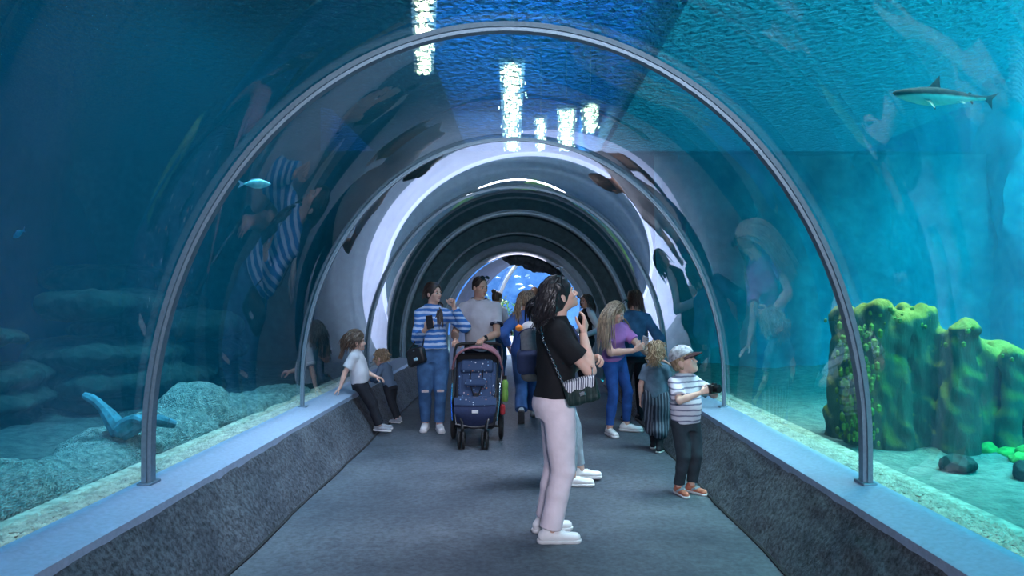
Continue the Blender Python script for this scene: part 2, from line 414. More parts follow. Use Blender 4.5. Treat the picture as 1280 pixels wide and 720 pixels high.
# ------------------------------------------------------------------ signed distance modelling for figures, fish and rocks
def _u(v): v = np.asarray(v, float); return v/ (np.linalg.norm(v) + 1e-12)
class Cone:
    def __init__(s, a, b, ra, rb, k=.01, flat_b=False, flat_a=False, sq=None):
        s.a = np.asarray(a, float); s.b = np.asarray(b, float); s.ra = ra; s.rb = rb; s.k = k; s.fb = flat_b; s.fa = flat_a; s.sq = sq
    def bounds(s):
        r = max(s.ra, s.rb)*1.05 + s.k
        return np.minimum(s.a, s.b) - r, np.maximum(s.a, s.b) + r
    def d(s, X, Y, Z):
        px, py, pz = X - s.a[0], Y - s.a[1], Z - s.a[2]
        if s.sq is not None:                       # squash along a direction (unit vector, factor < 1 makes it thinner)
            v, f = s.sq; q = (px*v[0] + py*v[1] + pz*v[2])*(1/f - 1); px = px + v[0]*q; py = py + v[1]*q; pz = pz + v[2]*q
        ba = s.b - s.a
        if s.sq is not None: ba = ba + v*(ba @ v)*(1/f - 1)
        L2 = max(ba @ ba, 1e-12); tr = (px*ba[0] + py*ba[1] + pz*ba[2])/L2; t = np.clip(tr, 0, 1)
        d = np.sqrt((px - ba[0]*t)**2 + (py - ba[1]*t)**2 + (pz - ba[2]*t)**2) - (s.ra + (s.rb - s.ra)*t)
        L = sqrt(L2)
        if s.fb: d = np.maximum(d, (tr - 1)*L)
        if s.fa: d = np.maximum(d, -tr*L)
        return d
class Ell:
    def __init__(s, c, r, R=None, k=.01):
        s.c = np.asarray(c, float); s.r = np.asarray(r, float); s.R = np.eye(3) if R is None else np.asarray(R, float); s.k = k
    def bounds(s):
        e = np.sqrt(((s.R*s.r)**2).sum(1)) + s.k; return s.c - e, s.c + e
    def d(s, X, Y, Z):
        px, py, pz = X - s.c[0], Y - s.c[1], Z - s.c[2]; R = s.R
        q = [(px*R[0, i] + py*R[1, i] + pz*R[2, i])/s.r[i] for i in range(3)]
        k0 = np.sqrt(q[0]**2 + q[1]**2 + q[2]**2)
        k1 = np.sqrt((q[0]/s.r[0])**2 + (q[1]/s.r[1])**2 + (q[2]/s.r[2])**2) + 1e-9
        return k0*(k0 - 1)/k1
class Trunk:
    """elliptic tube along an axis; prof = [(t, rx, ry, forward offset)]"""
    def __init__(s, a, b, side, fwd, prof, infl=0, t0=0, t1=1, k=.02):
        s.a = np.asarray(a, float); s.b = np.asarray(b, float); s.s = _u(side); s.f = _u(fwd); q = np.array(prof, float); tt = np.linspace(-.15, 1.15, 131); gk = np.exp(-.5*(np.arange(-8, 9)/3.6)**2); gk /= gk.sum()
        s.p = np.stack([tt] + [np.convolve(np.pad(np.interp(tt, q[:, 0], q[:, i]), 8, mode='edge'), gk, 'valid') for i in (1, 2, 3)], 1); s.i = infl; s.t0 = t0; s.t1 = t1; s.k = k
    def bounds(s):
        r = s.p[:, 1].max() + abs(s.p[:, 3]).max() + s.i + s.k
        A = s.a + (s.b - s.a)*s.t0; B = s.a + (s.b - s.a)*s.t1
        return np.minimum(A, B) - r, np.maximum(A, B) + r
    def d(s, X, Y, Z):
        px, py, pz = X - s.a[0], Y - s.a[1], Z - s.a[2]; ax = s.b - s.a; L = np.linalg.norm(ax); ax = ax/L
        h = px*ax[0] + py*ax[1] + pz*ax[2]; t = h/L
        f = s.f - ax*(s.f @ ax); f = f/np.linalg.norm(f); sd = np.cross(f, ax)
        if sd @ s.s < 0: sd = -sd
        u = px*sd[0] + py*sd[1] + pz*sd[2]; v = px*f[0] + py*f[1] + pz*f[2]
        tt = np.clip(t, s.t0, s.t1)
        rx = np.interp(tt, s.p[:, 0], s.p[:, 1]) + s.i; ry = np.interp(tt, s.p[:, 0], s.p[:, 2]) + s.i; fo = np.interp(tt, s.p[:, 0], s.p[:, 3])
        d = (np.sqrt((u/rx)**2 + ((v - fo)/ry)**2) - 1)*np.minimum(rx, ry)
        return np.maximum(np.maximum(d, (t - s.t1)*L), (s.t0 - t)*L)
def folds(seed, amp, fr=22):
    r = np.random.RandomState(seed); D = r.normal(size=(4, 3)); D[:, 2] *= .55
    D = D/np.linalg.norm(D, axis=1)[:, None]; ph = r.uniform(0, 6.28, 4)
    def f(X, Y, Z):
        w0 = np.sin(fr*.45*(X*D[3, 0] + Y*D[3, 1] + Z*D[3, 2]) + ph[3])
        o = 0
        for i in range(3): o = o + np.sin(fr*(1 + .5*i)*(X*D[i, 0] + Y*D[i, 1] + Z*D[i, 2]) + ph[i] + 1.8*w0)/(1 + .6*i)
        return o*amp*.5
    return f
def sdf_mesh(prims, vox, subs=(), planes=(), disp=None):
    lo = np.min([p.bounds()[0] for p in prims], 0) - 3*vox; hi = np.max([p.bounds()[1] for p in prims], 0) + 3*vox
    ax = [np.arange(lo[i], hi[i] + vox, vox) for i in range(3)]
    F = np.full([len(a) for a in ax], .5)
    def region(p):
        l, h = p.bounds(); r = []
        for i in range(3):
            a = max(0, int((l[i] - lo[i])/vox) - 2); b = min(len(ax[i]), int((h[i] - lo[i])/vox) + 4); r.append(slice(a, max(a, b)))
        return tuple(r)
    def grid(r): return ax[0][r[0]][:, None, None], ax[1][r[1]][None, :, None], ax[2][r[2]][None, None, :]
    for p in prims:
        r = region(p); d = p.d(*grid(r)); f = F[r]; k = max(p.k, 1e-5)
        h = np.clip(.5 + .5*(f - d)/k, 0, 1); F[r] = f*(1 - h) + d*h - k*h*(1 - h)
    full = (slice(None),)*3
    if disp is not None: F = F + disp(*grid(full))
    for p in subs:
        r = region(p); d = -p.d(*grid(r)); f = F[r]; k = max(p.k, 1e-5)
        h = np.clip(.5 - .5*(f - d)/k, 0, 1); F[r] = f*(1 - h) + d*h + k*h*(1 - h)
    for n, c in planes:                                    # keep the side where n.p < c
        X, Y, Z = grid(full); F = np.maximum(F, X*n[0] + Y*n[1] + Z*n[2] - c)
    F[0] = F[-1] = .5; F[:, 0] = F[:, -1] = .5; F[:, :, 0] = F[:, :, -1] = .5
    S = F < 0; n0, n1, n2 = F.shape
    c = [[slice(0, n-1), slice(1, n)] for n in F.shape]
    cnt = np.zeros((n0-1, n1-1, n2-1), np.int8); acc = np.zeros((n0-1, n1-1, n2-1, 3))
    for axis in range(3):
        o1, o2 = [i for i in range(3) if i != axis]
        for i in (0, 1):
            for j in (0, 1):
                s0 = [None]*3; s0[axis] = c[axis][0]; s0[o1] = c[o1][i]; s0[o2] = c[o2][j]; s1 = list(s0); s1[axis] = c[axis][1]
                A = F[tuple(s0)]; B = F[tuple(s1)]; mk = (A < 0) != (B < 0); ix = np.nonzero(mk)
                t = A[ix]/(A[ix] - B[ix]); cnt[ix] += 1
                q = np.zeros((len(t), 3)); q[:, axis] = t; q[:, o1] = i; q[:, o2] = j; acc[ix] += q
    act = cnt > 0; idx = np.full(cnt.shape, -1, int); I = np.argwhere(act); idx[act] = np.arange(len(I))
    V = lo + (I + acc[act]/cnt[act][:, None])*vox
    fs = []
    for axis in range(3):
        o1, o2 = (axis + 1) % 3, (axis + 2) % 3
        s0 = [slice(None)]*3; s1 = [slice(None)]*3; s0[axis] = slice(0, -1); s1[axis] = slice(1, None)
        A = S[tuple(s0)]; B = S[tuple(s1)]; E = np.argwhere(A != B)
        if not len(E): continue
        flip = ~A[tuple(E.T)]
        qs = []
        for i, j in ((0, 0), (-1, 0), (-1, -1), (0, -1)):
            e = E.copy(); e[:, o1] += i; e[:, o2] += j; qs.append(idx[tuple(e.T)])
        q = np.stack(qs, 1); q[flip] = q[flip][:, ::-1]; fs.append(q)
    return V, np.concatenate(fs)
def np_obj(name, chunks, mat, parent=None, mats_idx=None):
    """join (verts, quads) chunks into one smooth mesh object"""
    vs = []; fs = []; mi = []; o = 0
    for k, (v, f) in enumerate(chunks):
        vs.append(v); fs.append(np.asarray(f) + o); o += len(v); mi += [mats_idx[k] if mats_idx else 0]*len(f)
    v = np.concatenate(vs); f = np.concatenate(fs)
    base = np.array([(v[:, 0].min() + v[:, 0].max())/2, (v[:, 1].min() + v[:, 1].max())/2, v[:, 2].min()]) if parent is None else np.array(parent['org'])
    v = v - base; me = bpy.data.meshes.new(name)
    me.vertices.add(len(v)); me.vertices.foreach_set('co', v.astype(np.float32).ravel())
    me.loops.add(len(f)*4); me.loops.foreach_set('vertex_index', f.astype(np.int32).ravel())
    me.polygons.add(len(f)); me.polygons.foreach_set('loop_start', np.arange(0, len(f)*4, 4, dtype=np.int32)); me.polygons.foreach_set('loop_total', np.full(len(f), 4, dtype=np.int32))
    me.polygons.foreach_set('use_smooth', np.ones(len(f), bool))
    ms = mat if isinstance(mat, (list, tuple)) else [mat]
    for q in ms: me.materials.append(q)
    if mats_idx: me.polygons.foreach_set('material_index', np.array(mi, dtype=np.int32))
    me.update(calc_edges=True); me.validate()
    ob = bpy.data.objects.new(name, me); COL.objects.link(ob); ob['org'] = tuple(base)
    if parent is not None: ob.parent = parent
    else: ob.location = base
    return ob

# ------------------------------------------------------------------ materials of people
def mat_skin(name, col, flush=.25):
    t = NT(name); tc = t.n('TexCoord').outputs['Object']
    n = t.n('TexNoise', {'Vector': tc, 'Scale': 14, 'Detail': 3}).outputs['Fac']
    c = Vector(col); lo = tuple(c) + (1,); hi = (min(1, c.x*1.12), c.y*.93, c.z*.9, 1)
    cr = t.ramp(n, [(.35, lo), (.75, hi)])
    p = t.n('BsdfPrincipled', {'Base Color': cr, 'Roughness': .5, 'Specular IOR Level': .4, 'Subsurface Weight': .08, 'Subsurface Radius': (.012, .005, .003)})
    return t.surf(p.outputs[0])
def mat_cloth(name, col, col2=None, period=.05, duty=.5, axis='Z', rough=.85, soft=.06, weave=500, hstripe=None, fade=.0):
    """woven cloth; with col2 it is printed in stripes along an axis of the garment"""
    t = NT(name); tc = t.n('TexCoord').outputs['Object']
    base = None
    nz = t.n('TexNoise', {'Vector': tc, 'Scale': 9, 'Detail': 4}).outputs['Fac']
    if col2 is not None:
        x = t.n('SeparateXYZ', {0: tc}).outputs[axis]
        x = t.n('Math', {0: x, 1: t.n('Math', {0: nz, 1: period*.55}, operation='MULTIPLY').outputs[0]}, operation='ADD').outputs[0]
        f = t.n('Math', {0: t.n('Math', {0: x, 1: 1/period}, operation='MULTIPLY').outputs[0]}, operation='FRACT').outputs[0]
        base = t.ramp(f, [(0, tuple(col) + (1,)), (max(.01, duty - soft), tuple(col) + (1,)), (duty, tuple(col2) + (1,)), (1 - soft, tuple(col2) + (1,)), (1, tuple(col) + (1,))])
    else:
        c = Vector(col); base = t.ramp(nz, [(.3, tuple(c*(1 - .12 - fade)) + (1,)), (.7, tuple(c*(1.08 + fade)) + (1,))])
    p = t.n('BsdfPrincipled', {'Base Color': base, 'Roughness': rough, 'Specular IOR Level': .2})
    n2 = t.n('TexNoise', {'Vector': tc, 'Scale': 26, 'Detail': 3}).outputs['Fac']
    bp = t.n('Bump', {'Height': n2, 'Strength': .3, 'Distance': .01}); t.link(bp.outputs[0], p.inputs['Normal'])
    return t.surf(p.outputs[0])
def mat_hair(name, c0, c1, rough=.42):
    t = NT(name); tc = t.n('TexCoord').outputs['Object']
    mp = t.n('Mapping', {'Vector': tc, 'Scale': (1, 1, .12)}).outputs[0]
    n = t.n('TexNoise', {'Vector': mp, 'Scale': 110, 'Detail': 3}).outputs['Fac']
    cr = t.ramp(n, [(.36, tuple(c0) + (1,)), (.62, tuple(c1) + (1,))])
    p = t.n('BsdfPrincipled', {'Base Color': cr, 'Roughness': rough, 'Specular IOR Level': .45})
    bp = t.n('Bump', {'Height': n, 'Strength': .5, 'Distance': .004}); t.link(bp.outputs[0], p.inputs['Normal'])
    return t.surf(p.outputs[0])
SK_A = mat_skin('fair_skin', (.62, .42, .34)); SK_B = mat_skin('tan_skin', (.52, .33, .25)); SK_C = mat_skin('child_skin', (.66, .45, .37))
M_LIP = plain('lips', (.46, .17, .17), .4); M_BROW = plain('brow_hair', (.035, .022, .018), .7); M_BROWL = plain('light_brow_hair', (.20, .13, .08), .7)
M_EYEW = plain('eye_white', (.75, .74, .72), .2); M_IRIS = plain('dark_iris', (.03, .022, .018), .15)
H_BLACK = mat_hair('black_hair', (.006, .006, .009), (.022, .02, .024)); H_BROWN = mat_hair('dark_brown_hair', (.012, .009, .009), (.05, .032, .026))
H_BLOND = mat_hair('ash_blonde_hair', (.09, .06, .04), (.36, .26, .17)); H_LIGHT = mat_hair('light_blonde_hair', (.16, .10, .06), (.46, .33, .21))
H_MID = mat_hair('mid_brown_hair', (.035, .022, .016), (.13, .08, .055)); H_STREAK = mat_hair('streaked_hair', (.05, .035, .028), (.48, .36, .25))

# ------------------------------------------------------------------ the figure builder
FEM = [(0, .072, .066, -.004), (.12, .094, .074, -.010), (.20, .095, .070, -.008), (.30, .086, .060, -.002), (.43, .072, .053, .003), (.6, .078, .058, .003), (.72, .086, .070, .011), (.84, .080, .055, 0), (.93, .060, .043, -.008), (1, .038, .032, -.010)]
MAL = [(0, .072, .066, -.002), (.12, .089, .070, -.006), (.30, .087, .064, .002), (.43, .086, .066, .008), (.6, .094, .070, .008), (.74, .103, .071, .006), (.86, .095, .057, -.004), (.94, .070, .046, -.008), (1, .042, .034, -.010)]
KID = [(0, .072, .066, -.002), (.12, .086, .068, -.002), (.30, .086, .068, .006), (.43, .086, .068, .008), (.6, .088, .066, .006), (.74, .086, .062, .004), (.86, .078, .052, -.002), (.94, .058, .044, -.004), (1, .038, .034, -.006)]
def rotm(yaw, pitch=0, roll=0):
    """columns side, forward, up for an absolute heading (degrees, 0 = away from the camera, 90 = right, 180 = towards it)"""
    y, p, r = radians(yaw), radians(pitch), radians(roll)
    f = np.array([sin(y)*cos(p), cos(y)*cos(p), sin(p)]); s = np.array([cos(y), -sin(y), 0]); u = np.cross(s, f)
    s2 = s*cos(r) + u*sin(r); u2 = np.cross(s2, f); return np.stack([s2, f, u2], 1)
def ik(A, B, l1, l2, hint):
    A = np.asarray(A, float); B = np.asarray(B, float); d = B - A; L = np.linalg.norm(d)
    if L > (l1 + l2)*.995: B = A + d/L*(l1 + l2)*.995; d = B - A; L = np.linalg.norm(d)
    x = (l1*l1 - l2*l2 + L*L)/(2*L); h = sqrt(max(l1*l1 - x*x, 0)); n = d/L
    q = np.asarray(hint, float); q = q - n*(q @ n); q = _u(q)
    return A + n*x + q*h, B
def hand_mesh(W, d, n, right, S, curl=.5, thumb_in=.4, spread=1.0, vox=.0035):
    """palm, four unequal bent fingers and a thumb; d = towards the fingers, n = out of the palm"""
    d = _u(d); n = np.asarray(n, float); n = _u(n - d*(n @ d)); t = np.cross(n, d)*(-1 if right else 1)
    pr = []; kn = []
    for off, ln, kl in ((.027, .070, .088), (.0095, .079, .092), (-.008, .073, .088), (-.0255, .056, .080)):
        K = W + (d*kl + t*off + n*-.002)*S; kn.append((K, ln, off))
        pr.append(Cone(W + (d*.012 + t*off*.55)*S, K, .0135*S, .0112*S, .012*S))
    pr.append(Cone(W - d*.035*S, W + d*.01*S, .0235*S, .0225*S, .012*S, sq=(n, .8)))
    for i, (K, ln, off) in enumerate(kn):
        c = (curl if not isinstance(curl, (list, tuple)) else curl[i]); p = K; a = .35*c; dd = d + t*off*3.0*spread; dd = _u(dd)
        for j, fr in enumerate((.44, .31, .25)):
            a += c*(.62 if j == 0 else .85); v = dd*cos(a) + n*sin(a); q = p + v*ln*fr*S
            pr.append(Cone(p, q, (.0088 - .0008*j)*S, (.0082 - .0009*j)*S, .0022*S if j else .006*S)); p = q
    p = W + (d*.022 + t*.020 + n*.006)*S; v = _u(d*.62 + t*.72 + n*(.25 + thumb_in*.5)); q = p + v*.042*S
    pr.append(Cone(p, q, .0135*S, .0108*S, .012*S))
    v2 = _u(d*.9 + t*(.35 - thumb_in*.4) + n*(.2 + thumb_in*.7)); r = q + v2*.030*S; pr.append(Cone(q, r, .0105*S, .0092*S, .003*S))
    pr.append(Cone(r, r + _u(v2 + d*.3)*.022*S, .0092*S, .0074*S, .003*S))
    return sdf_mesh(pr, vox)
def person(sp):
    H = sp['H']; bx, by = sp['at']; yaw = sp['yaw']; bz = sp.get('z', 0.0)
    R = rotm(yaw); B = np.array([bx, by, bz]); W = lambda q: B + R @ np.asarray(q, float)
    kid = sp.get('kid', False); prof0 = {'f': FEM, 'm': MAL, 'k': KID}[sp.get('build', 'k' if kid else 'f')]
    hh = sp.get('head', .19*H if kid else .131*H)              # chin to crown
    vox = sp.get('vox', .009); q_ = sp.get('q', 1.0)
    hipz = .475*H if kid else .505*H; nz = (.80 if kid else .835)*H
    pel = W(sp.get('pel', (0, 0, hipz))); nk = W(sp.get('neck', (0, -.01, nz)))
    axis = _u(nk - pel); a = pel - axis*.05*H; LT = np.linalg.norm(nk - a)
    prof = [(t, rx*H, ry*H, fo*H) for t, rx, ry, fo in prof0]; g = sp.get('girth', 1.0); prof = [(t, rx*g, ry*g, fo) for t, rx, ry, fo in prof]
    SR = rotm(yaw + sp.get('syaw', 0)); fw = R[:, 1]*.5 + SR[:, 1]*.5; sd = R[:, 0]*.5 + SR[:, 0]*.5
    sw = {'f': .092, 'm': .112, 'k': .088}[sp.get('build', 'k' if kid else 'f')]*H*g
    org = (bx, by, bz)
    root = thing('person', sp['label'], 'person', org)
    sk = sp['skin']; seed = sp.get('seed', int(abs(bx*1000) + by*77) % 9999)
    body = [Trunk(a, nk, sd, fw, prof, -.008, 0, 1)]
    A = {}; Lg = {}
    l1, l2 = (.178*H, .150*H) if not kid else (.165*H, .140*H)
    for nm, sg in (('R', 1), ('L', -1)):
        S = nk - axis*.058*H + SR[:, 0]*sg*sw*.98 - SR[:, 1]*.008*H
        ar = sp['arms'][nm]; wr = W(ar['w']); el, wr = ik(S, wr, l1, l2, R @ np.asarray(ar.get('hint', (sg*.4, -1, -.3)), float))
        A[nm] = (S, el, wr)
        body += [Cone(nk - axis*.014*H, S, .021*H, .027*H, .03*H), Cone(S, el, .0285*H*g, .0235*H*g, .012*H), Cone(el, el + (wr - el)*.35, .0235*H*g, .0240*H*g, .008*H), Cone(el + (wr - el)*.35, wr, .0240*H*g, .0150*H, .008*H)]
    u1, u2 = (.233*H, .226*H) if not kid else (.216*H, .210*H)
    for nm, sg in (('R', 1), ('L', -1)):
        lg = sp['legs'][nm]; J = pel + R[:, 0]*sg*.050*H - axis*.005*H; an = W(lg['a']); kne, an = ik(J, an, u1, u2, R @ np.asarray(lg.get('hint', (sg*.05, 1, 0)), float))
        Lg[nm] = (J, kne, an, lg)
        body += [Cone(J, kne, .048*H, .031*H, .02*H), Cone(kne, kne + (an - kne)*.35 - R[:, 1]*.006*H, .031*H, .031*H, .012*H), Cone(kne + (an - kne)*.35 - R[:, 1]*.006*H, an, .031*H, .020*H, .012*H)]
    hp = nk + axis*.012*H
    # head
    HR = rotm(sp.get('hyaw', yaw), sp.get('hpitch', 0), sp.get('hroll', 0)); hs = hh/.235
    piv = np.array([0, -.018, .062]); hc = nk + axis*.055*H*(.75 if kid else 1) + np.array(sp.get('hoff', (0, 0, 0)))
    hw = lambda p: hc + HR @ ((np.asarray(p, float) - piv)*hs)
    hR = lambda: HR
    E = lambda c, r, k=.012: Ell(hw(c), np.array(r)*hs, HR, k*hs)
    C = lambda p, q, r1, r2, k=.008: Cone(hw(p), hw(q), r1*hs, r2*hs, k*hs)
    body += [Cone(nk - axis*.03*H, hw((0, -.018, .06)), .034*H*(.9 if kid else 1), .029*H*(1.05 if kid else 1), .02*H)]
    wj = .9 if sp.get('build', 'f') == 'f' else 1.0
    if kid: head = [E((0, -.012, .145), (.080, .094, .090)), E((0, .028, .080), (.062, .060, .070), .03), E((0, .045, .035), (.040, .040, .032), .03), E((0, .068, .020), (.018, .016, .014), .02),
            C((0, .086, .100), (0, .096, .080), .007, .0105), E((.045, .058, .070), (.022, .022, .022), .02), E((-.045, .058, .070), (.022, .022, .022), .02)]
    else: head = [E((0, -.012, .148), (.074, .093, .086)), E((0, .026, .092), (.060, .062, .078), .03), E((0, .036, .042), (.044*wj, .048, .036), .03), E((0, .070, .018), (.020*wj, .018, .016), .02),
            C((0, .086, .112), (0, .106, .078), .0075, .0115), E((.011, .093, .073), (.009, .010, .008), .006), E((-.011, .093, .073), (.009, .010, .008), .006),
            E((.030, .078, .124), (.026, .012, .008), .012), E((-.030, .078, .124), (.026, .012, .008), .012), E((.044, .056, .084), (.018, .022, .018), .02), E((-.044, .056, .084), (.018, .022, .018), .02)]
    ez = .108 if not kid else .098
    head += [E((0, .087 if not kid else .078, .050), (.020, .010, .007), .006), E((0, .084 if not kid else .076, .041), (.016, .010, .007), .006)]
    head += [E((s_*.076, -.012, .098), (.010, .020, .032), .006) for s_ in (1, -1)] + [Cone(nk - axis*.01*H, hw((0, -.018, .06)), .033*H*(.9 if kid else 1), .029*H*(1.05 if kid else 1), .02*H)]
    subs = [E((s_*.033, .094, ez), (.019, .018, .013), .010) for s_ in (1, -1)] + [C((-.018, .104 if not kid else .092, .0455), (.018, .104 if not kid else .092, .0455), .004, .004, .004)]
    chunks = [sdf_mesh(body, vox), sdf_mesh(head, max(.0036, vox*.55), subs)]
    for nm, sg in (('R', 1), ('L', -1)):
        S, el, wr = A[nm]; ar = sp['arms'][nm]; d = R @ np.asarray(ar['hd'], float) if 'hd' in ar else wr - el
        n = R @ np.asarray(ar.get('pn', (-sg, 0, 0)), float)
        chunks.append(hand_mesh(wr + _u(d)*.008, d, n, nm == 'R', H/1.7*(1.06 if kid else 1), ar.get('curl', .45), ar.get('thumb', .4), vox=max(.0032, vox*.42)))
    np_obj('body', chunks, sk, root)
    # face parts
    if sp.get('face', True):
        for s_ in (1, -1):
            m = MB(); m.ell(hw((s_*.033, .0785 if not kid else .072, ez)), np.array((.0135, .0105, .0085))*hs, Matrix(HR.tolist()), 12)
            for k, f in enumerate(m.f):
                c = np.mean([m.v[i] for i in f], 0); l = HR.T @ (c - hw((s_*.033, .0785, ez)))/hs
                if abs(l[0]) < .0065 and l[1] > .0: m.m[k] = 1
            m.build('eye', [M_EYEW, M_IRIS], root)
            m = MB(); br = .010 if kid else .012
            m.tube([hw((s_*(.016 + .036*t), .0935 - .016*t*t - (.006 if kid else 0), ez + .017 + br*.5*sin(pi*min(1, t*1.2)))) for t in np.linspace(0, 1, 6)], [.0022*hs, .0032*hs, .0034*hs, .003*hs, .0024*hs, .001*hs], 5)
            m.build('eyebrow', sp.get('brow', M_BROW), root)
        fy = .0925 if not kid else .083
        m = MB(); m.ell(hw((0, fy, .0500)), np.array((.0195, .0075, .0048))*hs, Matrix(HR.tolist()), 12); m.ell(hw((0, fy - .002, .0412)), np.array((.0165, .0078, .0056))*hs, Matrix(HR.tolist()), 12); m.build('lips', M_LIP, root)
    ctx = dict(root=root, R=R, SR=SR, B=B, W=W, A=A, L=Lg, hw=hw, HR=HR, hs=hs, H=H, nk=nk, pel=pel, axis=axis, a=a, LT=LT, prof=prof, sd=sd, fw=fw, sw=sw, vox=vox, seed=seed, kid=kid, org=org)
    # trousers
    tr = sp['trousers']; lo_ = tr.get('loose', .010); w1 = tr.get('waist', .40)
    pr = [Trunk(a, nk, sd, fw, prof, .010, .0, w1, .03)]
    hr = tr.get('hem', .045); kr = tr.get('knee', .031*H + lo_)
    for nm in ('R', 'L'):
        J, kn_, an, lg = Lg[nm]; ln = tr.get('len', .97); e = kn_ + (an - kn_)*ln
        pr += [Cone(J, kn_, .050*H + lo_, kr, .02*H), Cone(kn_, kn_ + (an - kn_)*.4 - R[:, 1]*.005*H, kr, kr*.45 + hr*.55 if not tr.get('slim') else kr*1.0, .012), Cone(kn_ + (an - kn_)*.4 - R[:, 1]*.005*H, e, kr*.45 + hr*.55 if not tr.get('slim') else kr*1.0, hr, .012, flat_b=True)]
        if 'cuff' in tr: pr.append(Cone(e - (an - kn_)*.06, e, tr['cuff'], tr['cuff']*.96, .004, flat_b=True))
    np_obj('trousers', [sdf_mesh(pr, vox, disp=folds(seed, tr.get('fold', .006), tr.get('ff', 26)))], tr['mat'], root)
    # shirt
    sh = sp['shirt']; e = sh.get('loose', .014); hem = sh.get('hem', .22); sl = sh.get('sleeve', .62); srr = sh.get('sr', .012)
    pf = [(t, rx*(1 + sh.get('box', 0)*max(0, 1 - abs(t - .40)/.35)), ry*(1 + sh.get('box', 0)*max(0, 1 - abs(t - .40)/.35)), fo) for t, rx, ry, fo in prof]
    pr = [Trunk(a, nk, sd, fw, pf, e, hem, 1.0 + .012, .02)]
    for nm, sg in (('R', 1), ('L', -1)):
        S, el, wr = A[nm]
        pr += [Cone(nk - axis*.018*H, S, .018*H + e*.3, .027*H + srr*.7, .03*H)]
        if sl <= 1: pr.append(Cone(S, S + (el - S)*sl, .028*H*g + srr*.85, .0255*H*g + srr*1.25, .02*H, flat_b=True))
        else: pr += [Cone(S, el, .027*H + srr*.85, .0235*H + srr*1.2, .02*H), Cone(el, el + (wr - el)*(sl - 1), .0235*H + srr*1.2, .018*H + srr*.8, .01*H, flat_b=True)]
    np_obj(sh.get('name', 'shirt'), [sdf_mesh(pr, vox, disp=folds(seed + 5, sh.get('fold', .006), sh.get('ff', 24)))], sh['mat'], root)
    if 'trim' in sh:                                        # contrasting ribbed neck and sleeve ends
        m = MB(); c = nk + axis*.012*H
        m.tube([c + sd*cos(q)*.050*H + fw*(sin(q)*.042*H + (-.006*H)) - axis*(.020*H*max(0, sin(q))) for q in np.linspace(0, 2*pi, 24, endpoint=False)], .007, 6, closed=True); m.build('collar', sh['trim'], root)
        for nm in ('R', 'L'):
            S, el, wr = A[nm]; p = S + (el - S)*sl; u = _u(el - S)
            m = MB(); m.tube([p - u*.018, p + u*.004], [.0255*H*g + srr*1.25 + .006]*2, 18); m.build('sleeve_band', sh['trim'], root)
    # shoes
    so = sp['shoes']
    for nm in ('R', 'L'):
        J, kn_, an, lg = Lg[nm]; FR = rotm(yaw + lg.get('toe', 0), lg.get('pitch', 0)); s_ = (.155 if not kid else .165)*H/.26*so.get('size', 1)
        fo = an - FR[:, 2]*(lg.get('ah', .082 if not kid else .066)*H/1.7 if not kid else .055*H)
        Fp = lambda p: fo + FR @ (np.array(p)*s_)
        Cn = lambda p, q, r1, r2, k=.02, sq=None: Cone(Fp(p), Fp(q), r1*s_, r2*s_, k*s_, sq=sq)
        up = [Cn((0, -.045, .044), (0, .05, .046), .035, .036), Cn((0, .05, .044), (0, .150, .034), .036, .036, sq=(FR[:, 2], .8)), Cn((0, -.022, .05), (0, -.018, .100 if not so.get('high') else .125), .034, .035)]
        zc = FR[:, 2]; c0 = fo @ zc
        o = np_obj('shoe', [sdf_mesh(up, max(.004, vox*.7), planes=[(-zc, -(c0 + .012*s_)), (zc, c0 + (.098 if not so.get('high') else .125)*s_)])], so['mat'], root)
        lo2 = [Cn((0, -.048, .02), (0, .04, .02), .040, .038), Cn((0, .04, .02), (0, .150, .02), .038, .043)]
        so_ = np_obj('sole', [sdf_mesh(lo2, max(.004, vox*.7), planes=[(-zc, -c0), (zc, c0 + so.get('sole', .024)*s_)])], so['smat'], root)
        so_.parent = o
        if so.get('laces', True):
            m = MB()
            for i in range(4):
                f = i/3; y = .055 + .055*f; z = .080 - .016*f - (.004 if f > .6 else 0)
                m.tube([Fp((-.022, y, z - .008)), Fp((0, y + .004, z + .004)), Fp((.022, y, z - .008))], .0032*s_, 5)
            l = m.build('laces', so.get('lmat', so['smat']), root); l.parent = o
        if 'patch' in so:
            m = MB(); m.tube([Fp((-.036, .03, .04)), Fp((-.03, .07, .062)), Fp((0, .09, .078)), Fp((.03, .07, .062)), Fp((.036, .03, .04))], .014*s_, 6); l = m.build('panel', so['patch'], root); l.parent = o
    return ctx
def scalp(ctx, mat, infl=.011, line=.158, back=.045, side=.05, name='hair', extra=(), disp=0.0, vox=None):
    """hair mass over the skull, open at the face; line = hairline height, back = nape height"""
    hw, HR, hs = ctx['hw'], ctx['HR'], ctx['hs']
    E = lambda c, r, k=.01: Ell(hw(c), np.array(r)*hs, HR, k*hs)
    pr = [E((0, -.014, .150), (.078 + infl, .096 + infl, .088 + infl)), E((0, -.045, .085), (.066 + infl, .055 + infl, .060), .03)] + list(extra)
    subs = [E((0, .105, line - .085), (.064, .088, .093), .012), E((0, .075, .02), (.10, .105, .05), .02)]
    up = HR[:, 2]; f = folds(ctx['seed'], disp, 90) if disp else None
    return sdf_mesh(pr, vox or max(.0045, ctx['vox']*.6), subs, [(-up, -(hw((0, 0, back)) @ up))], f)
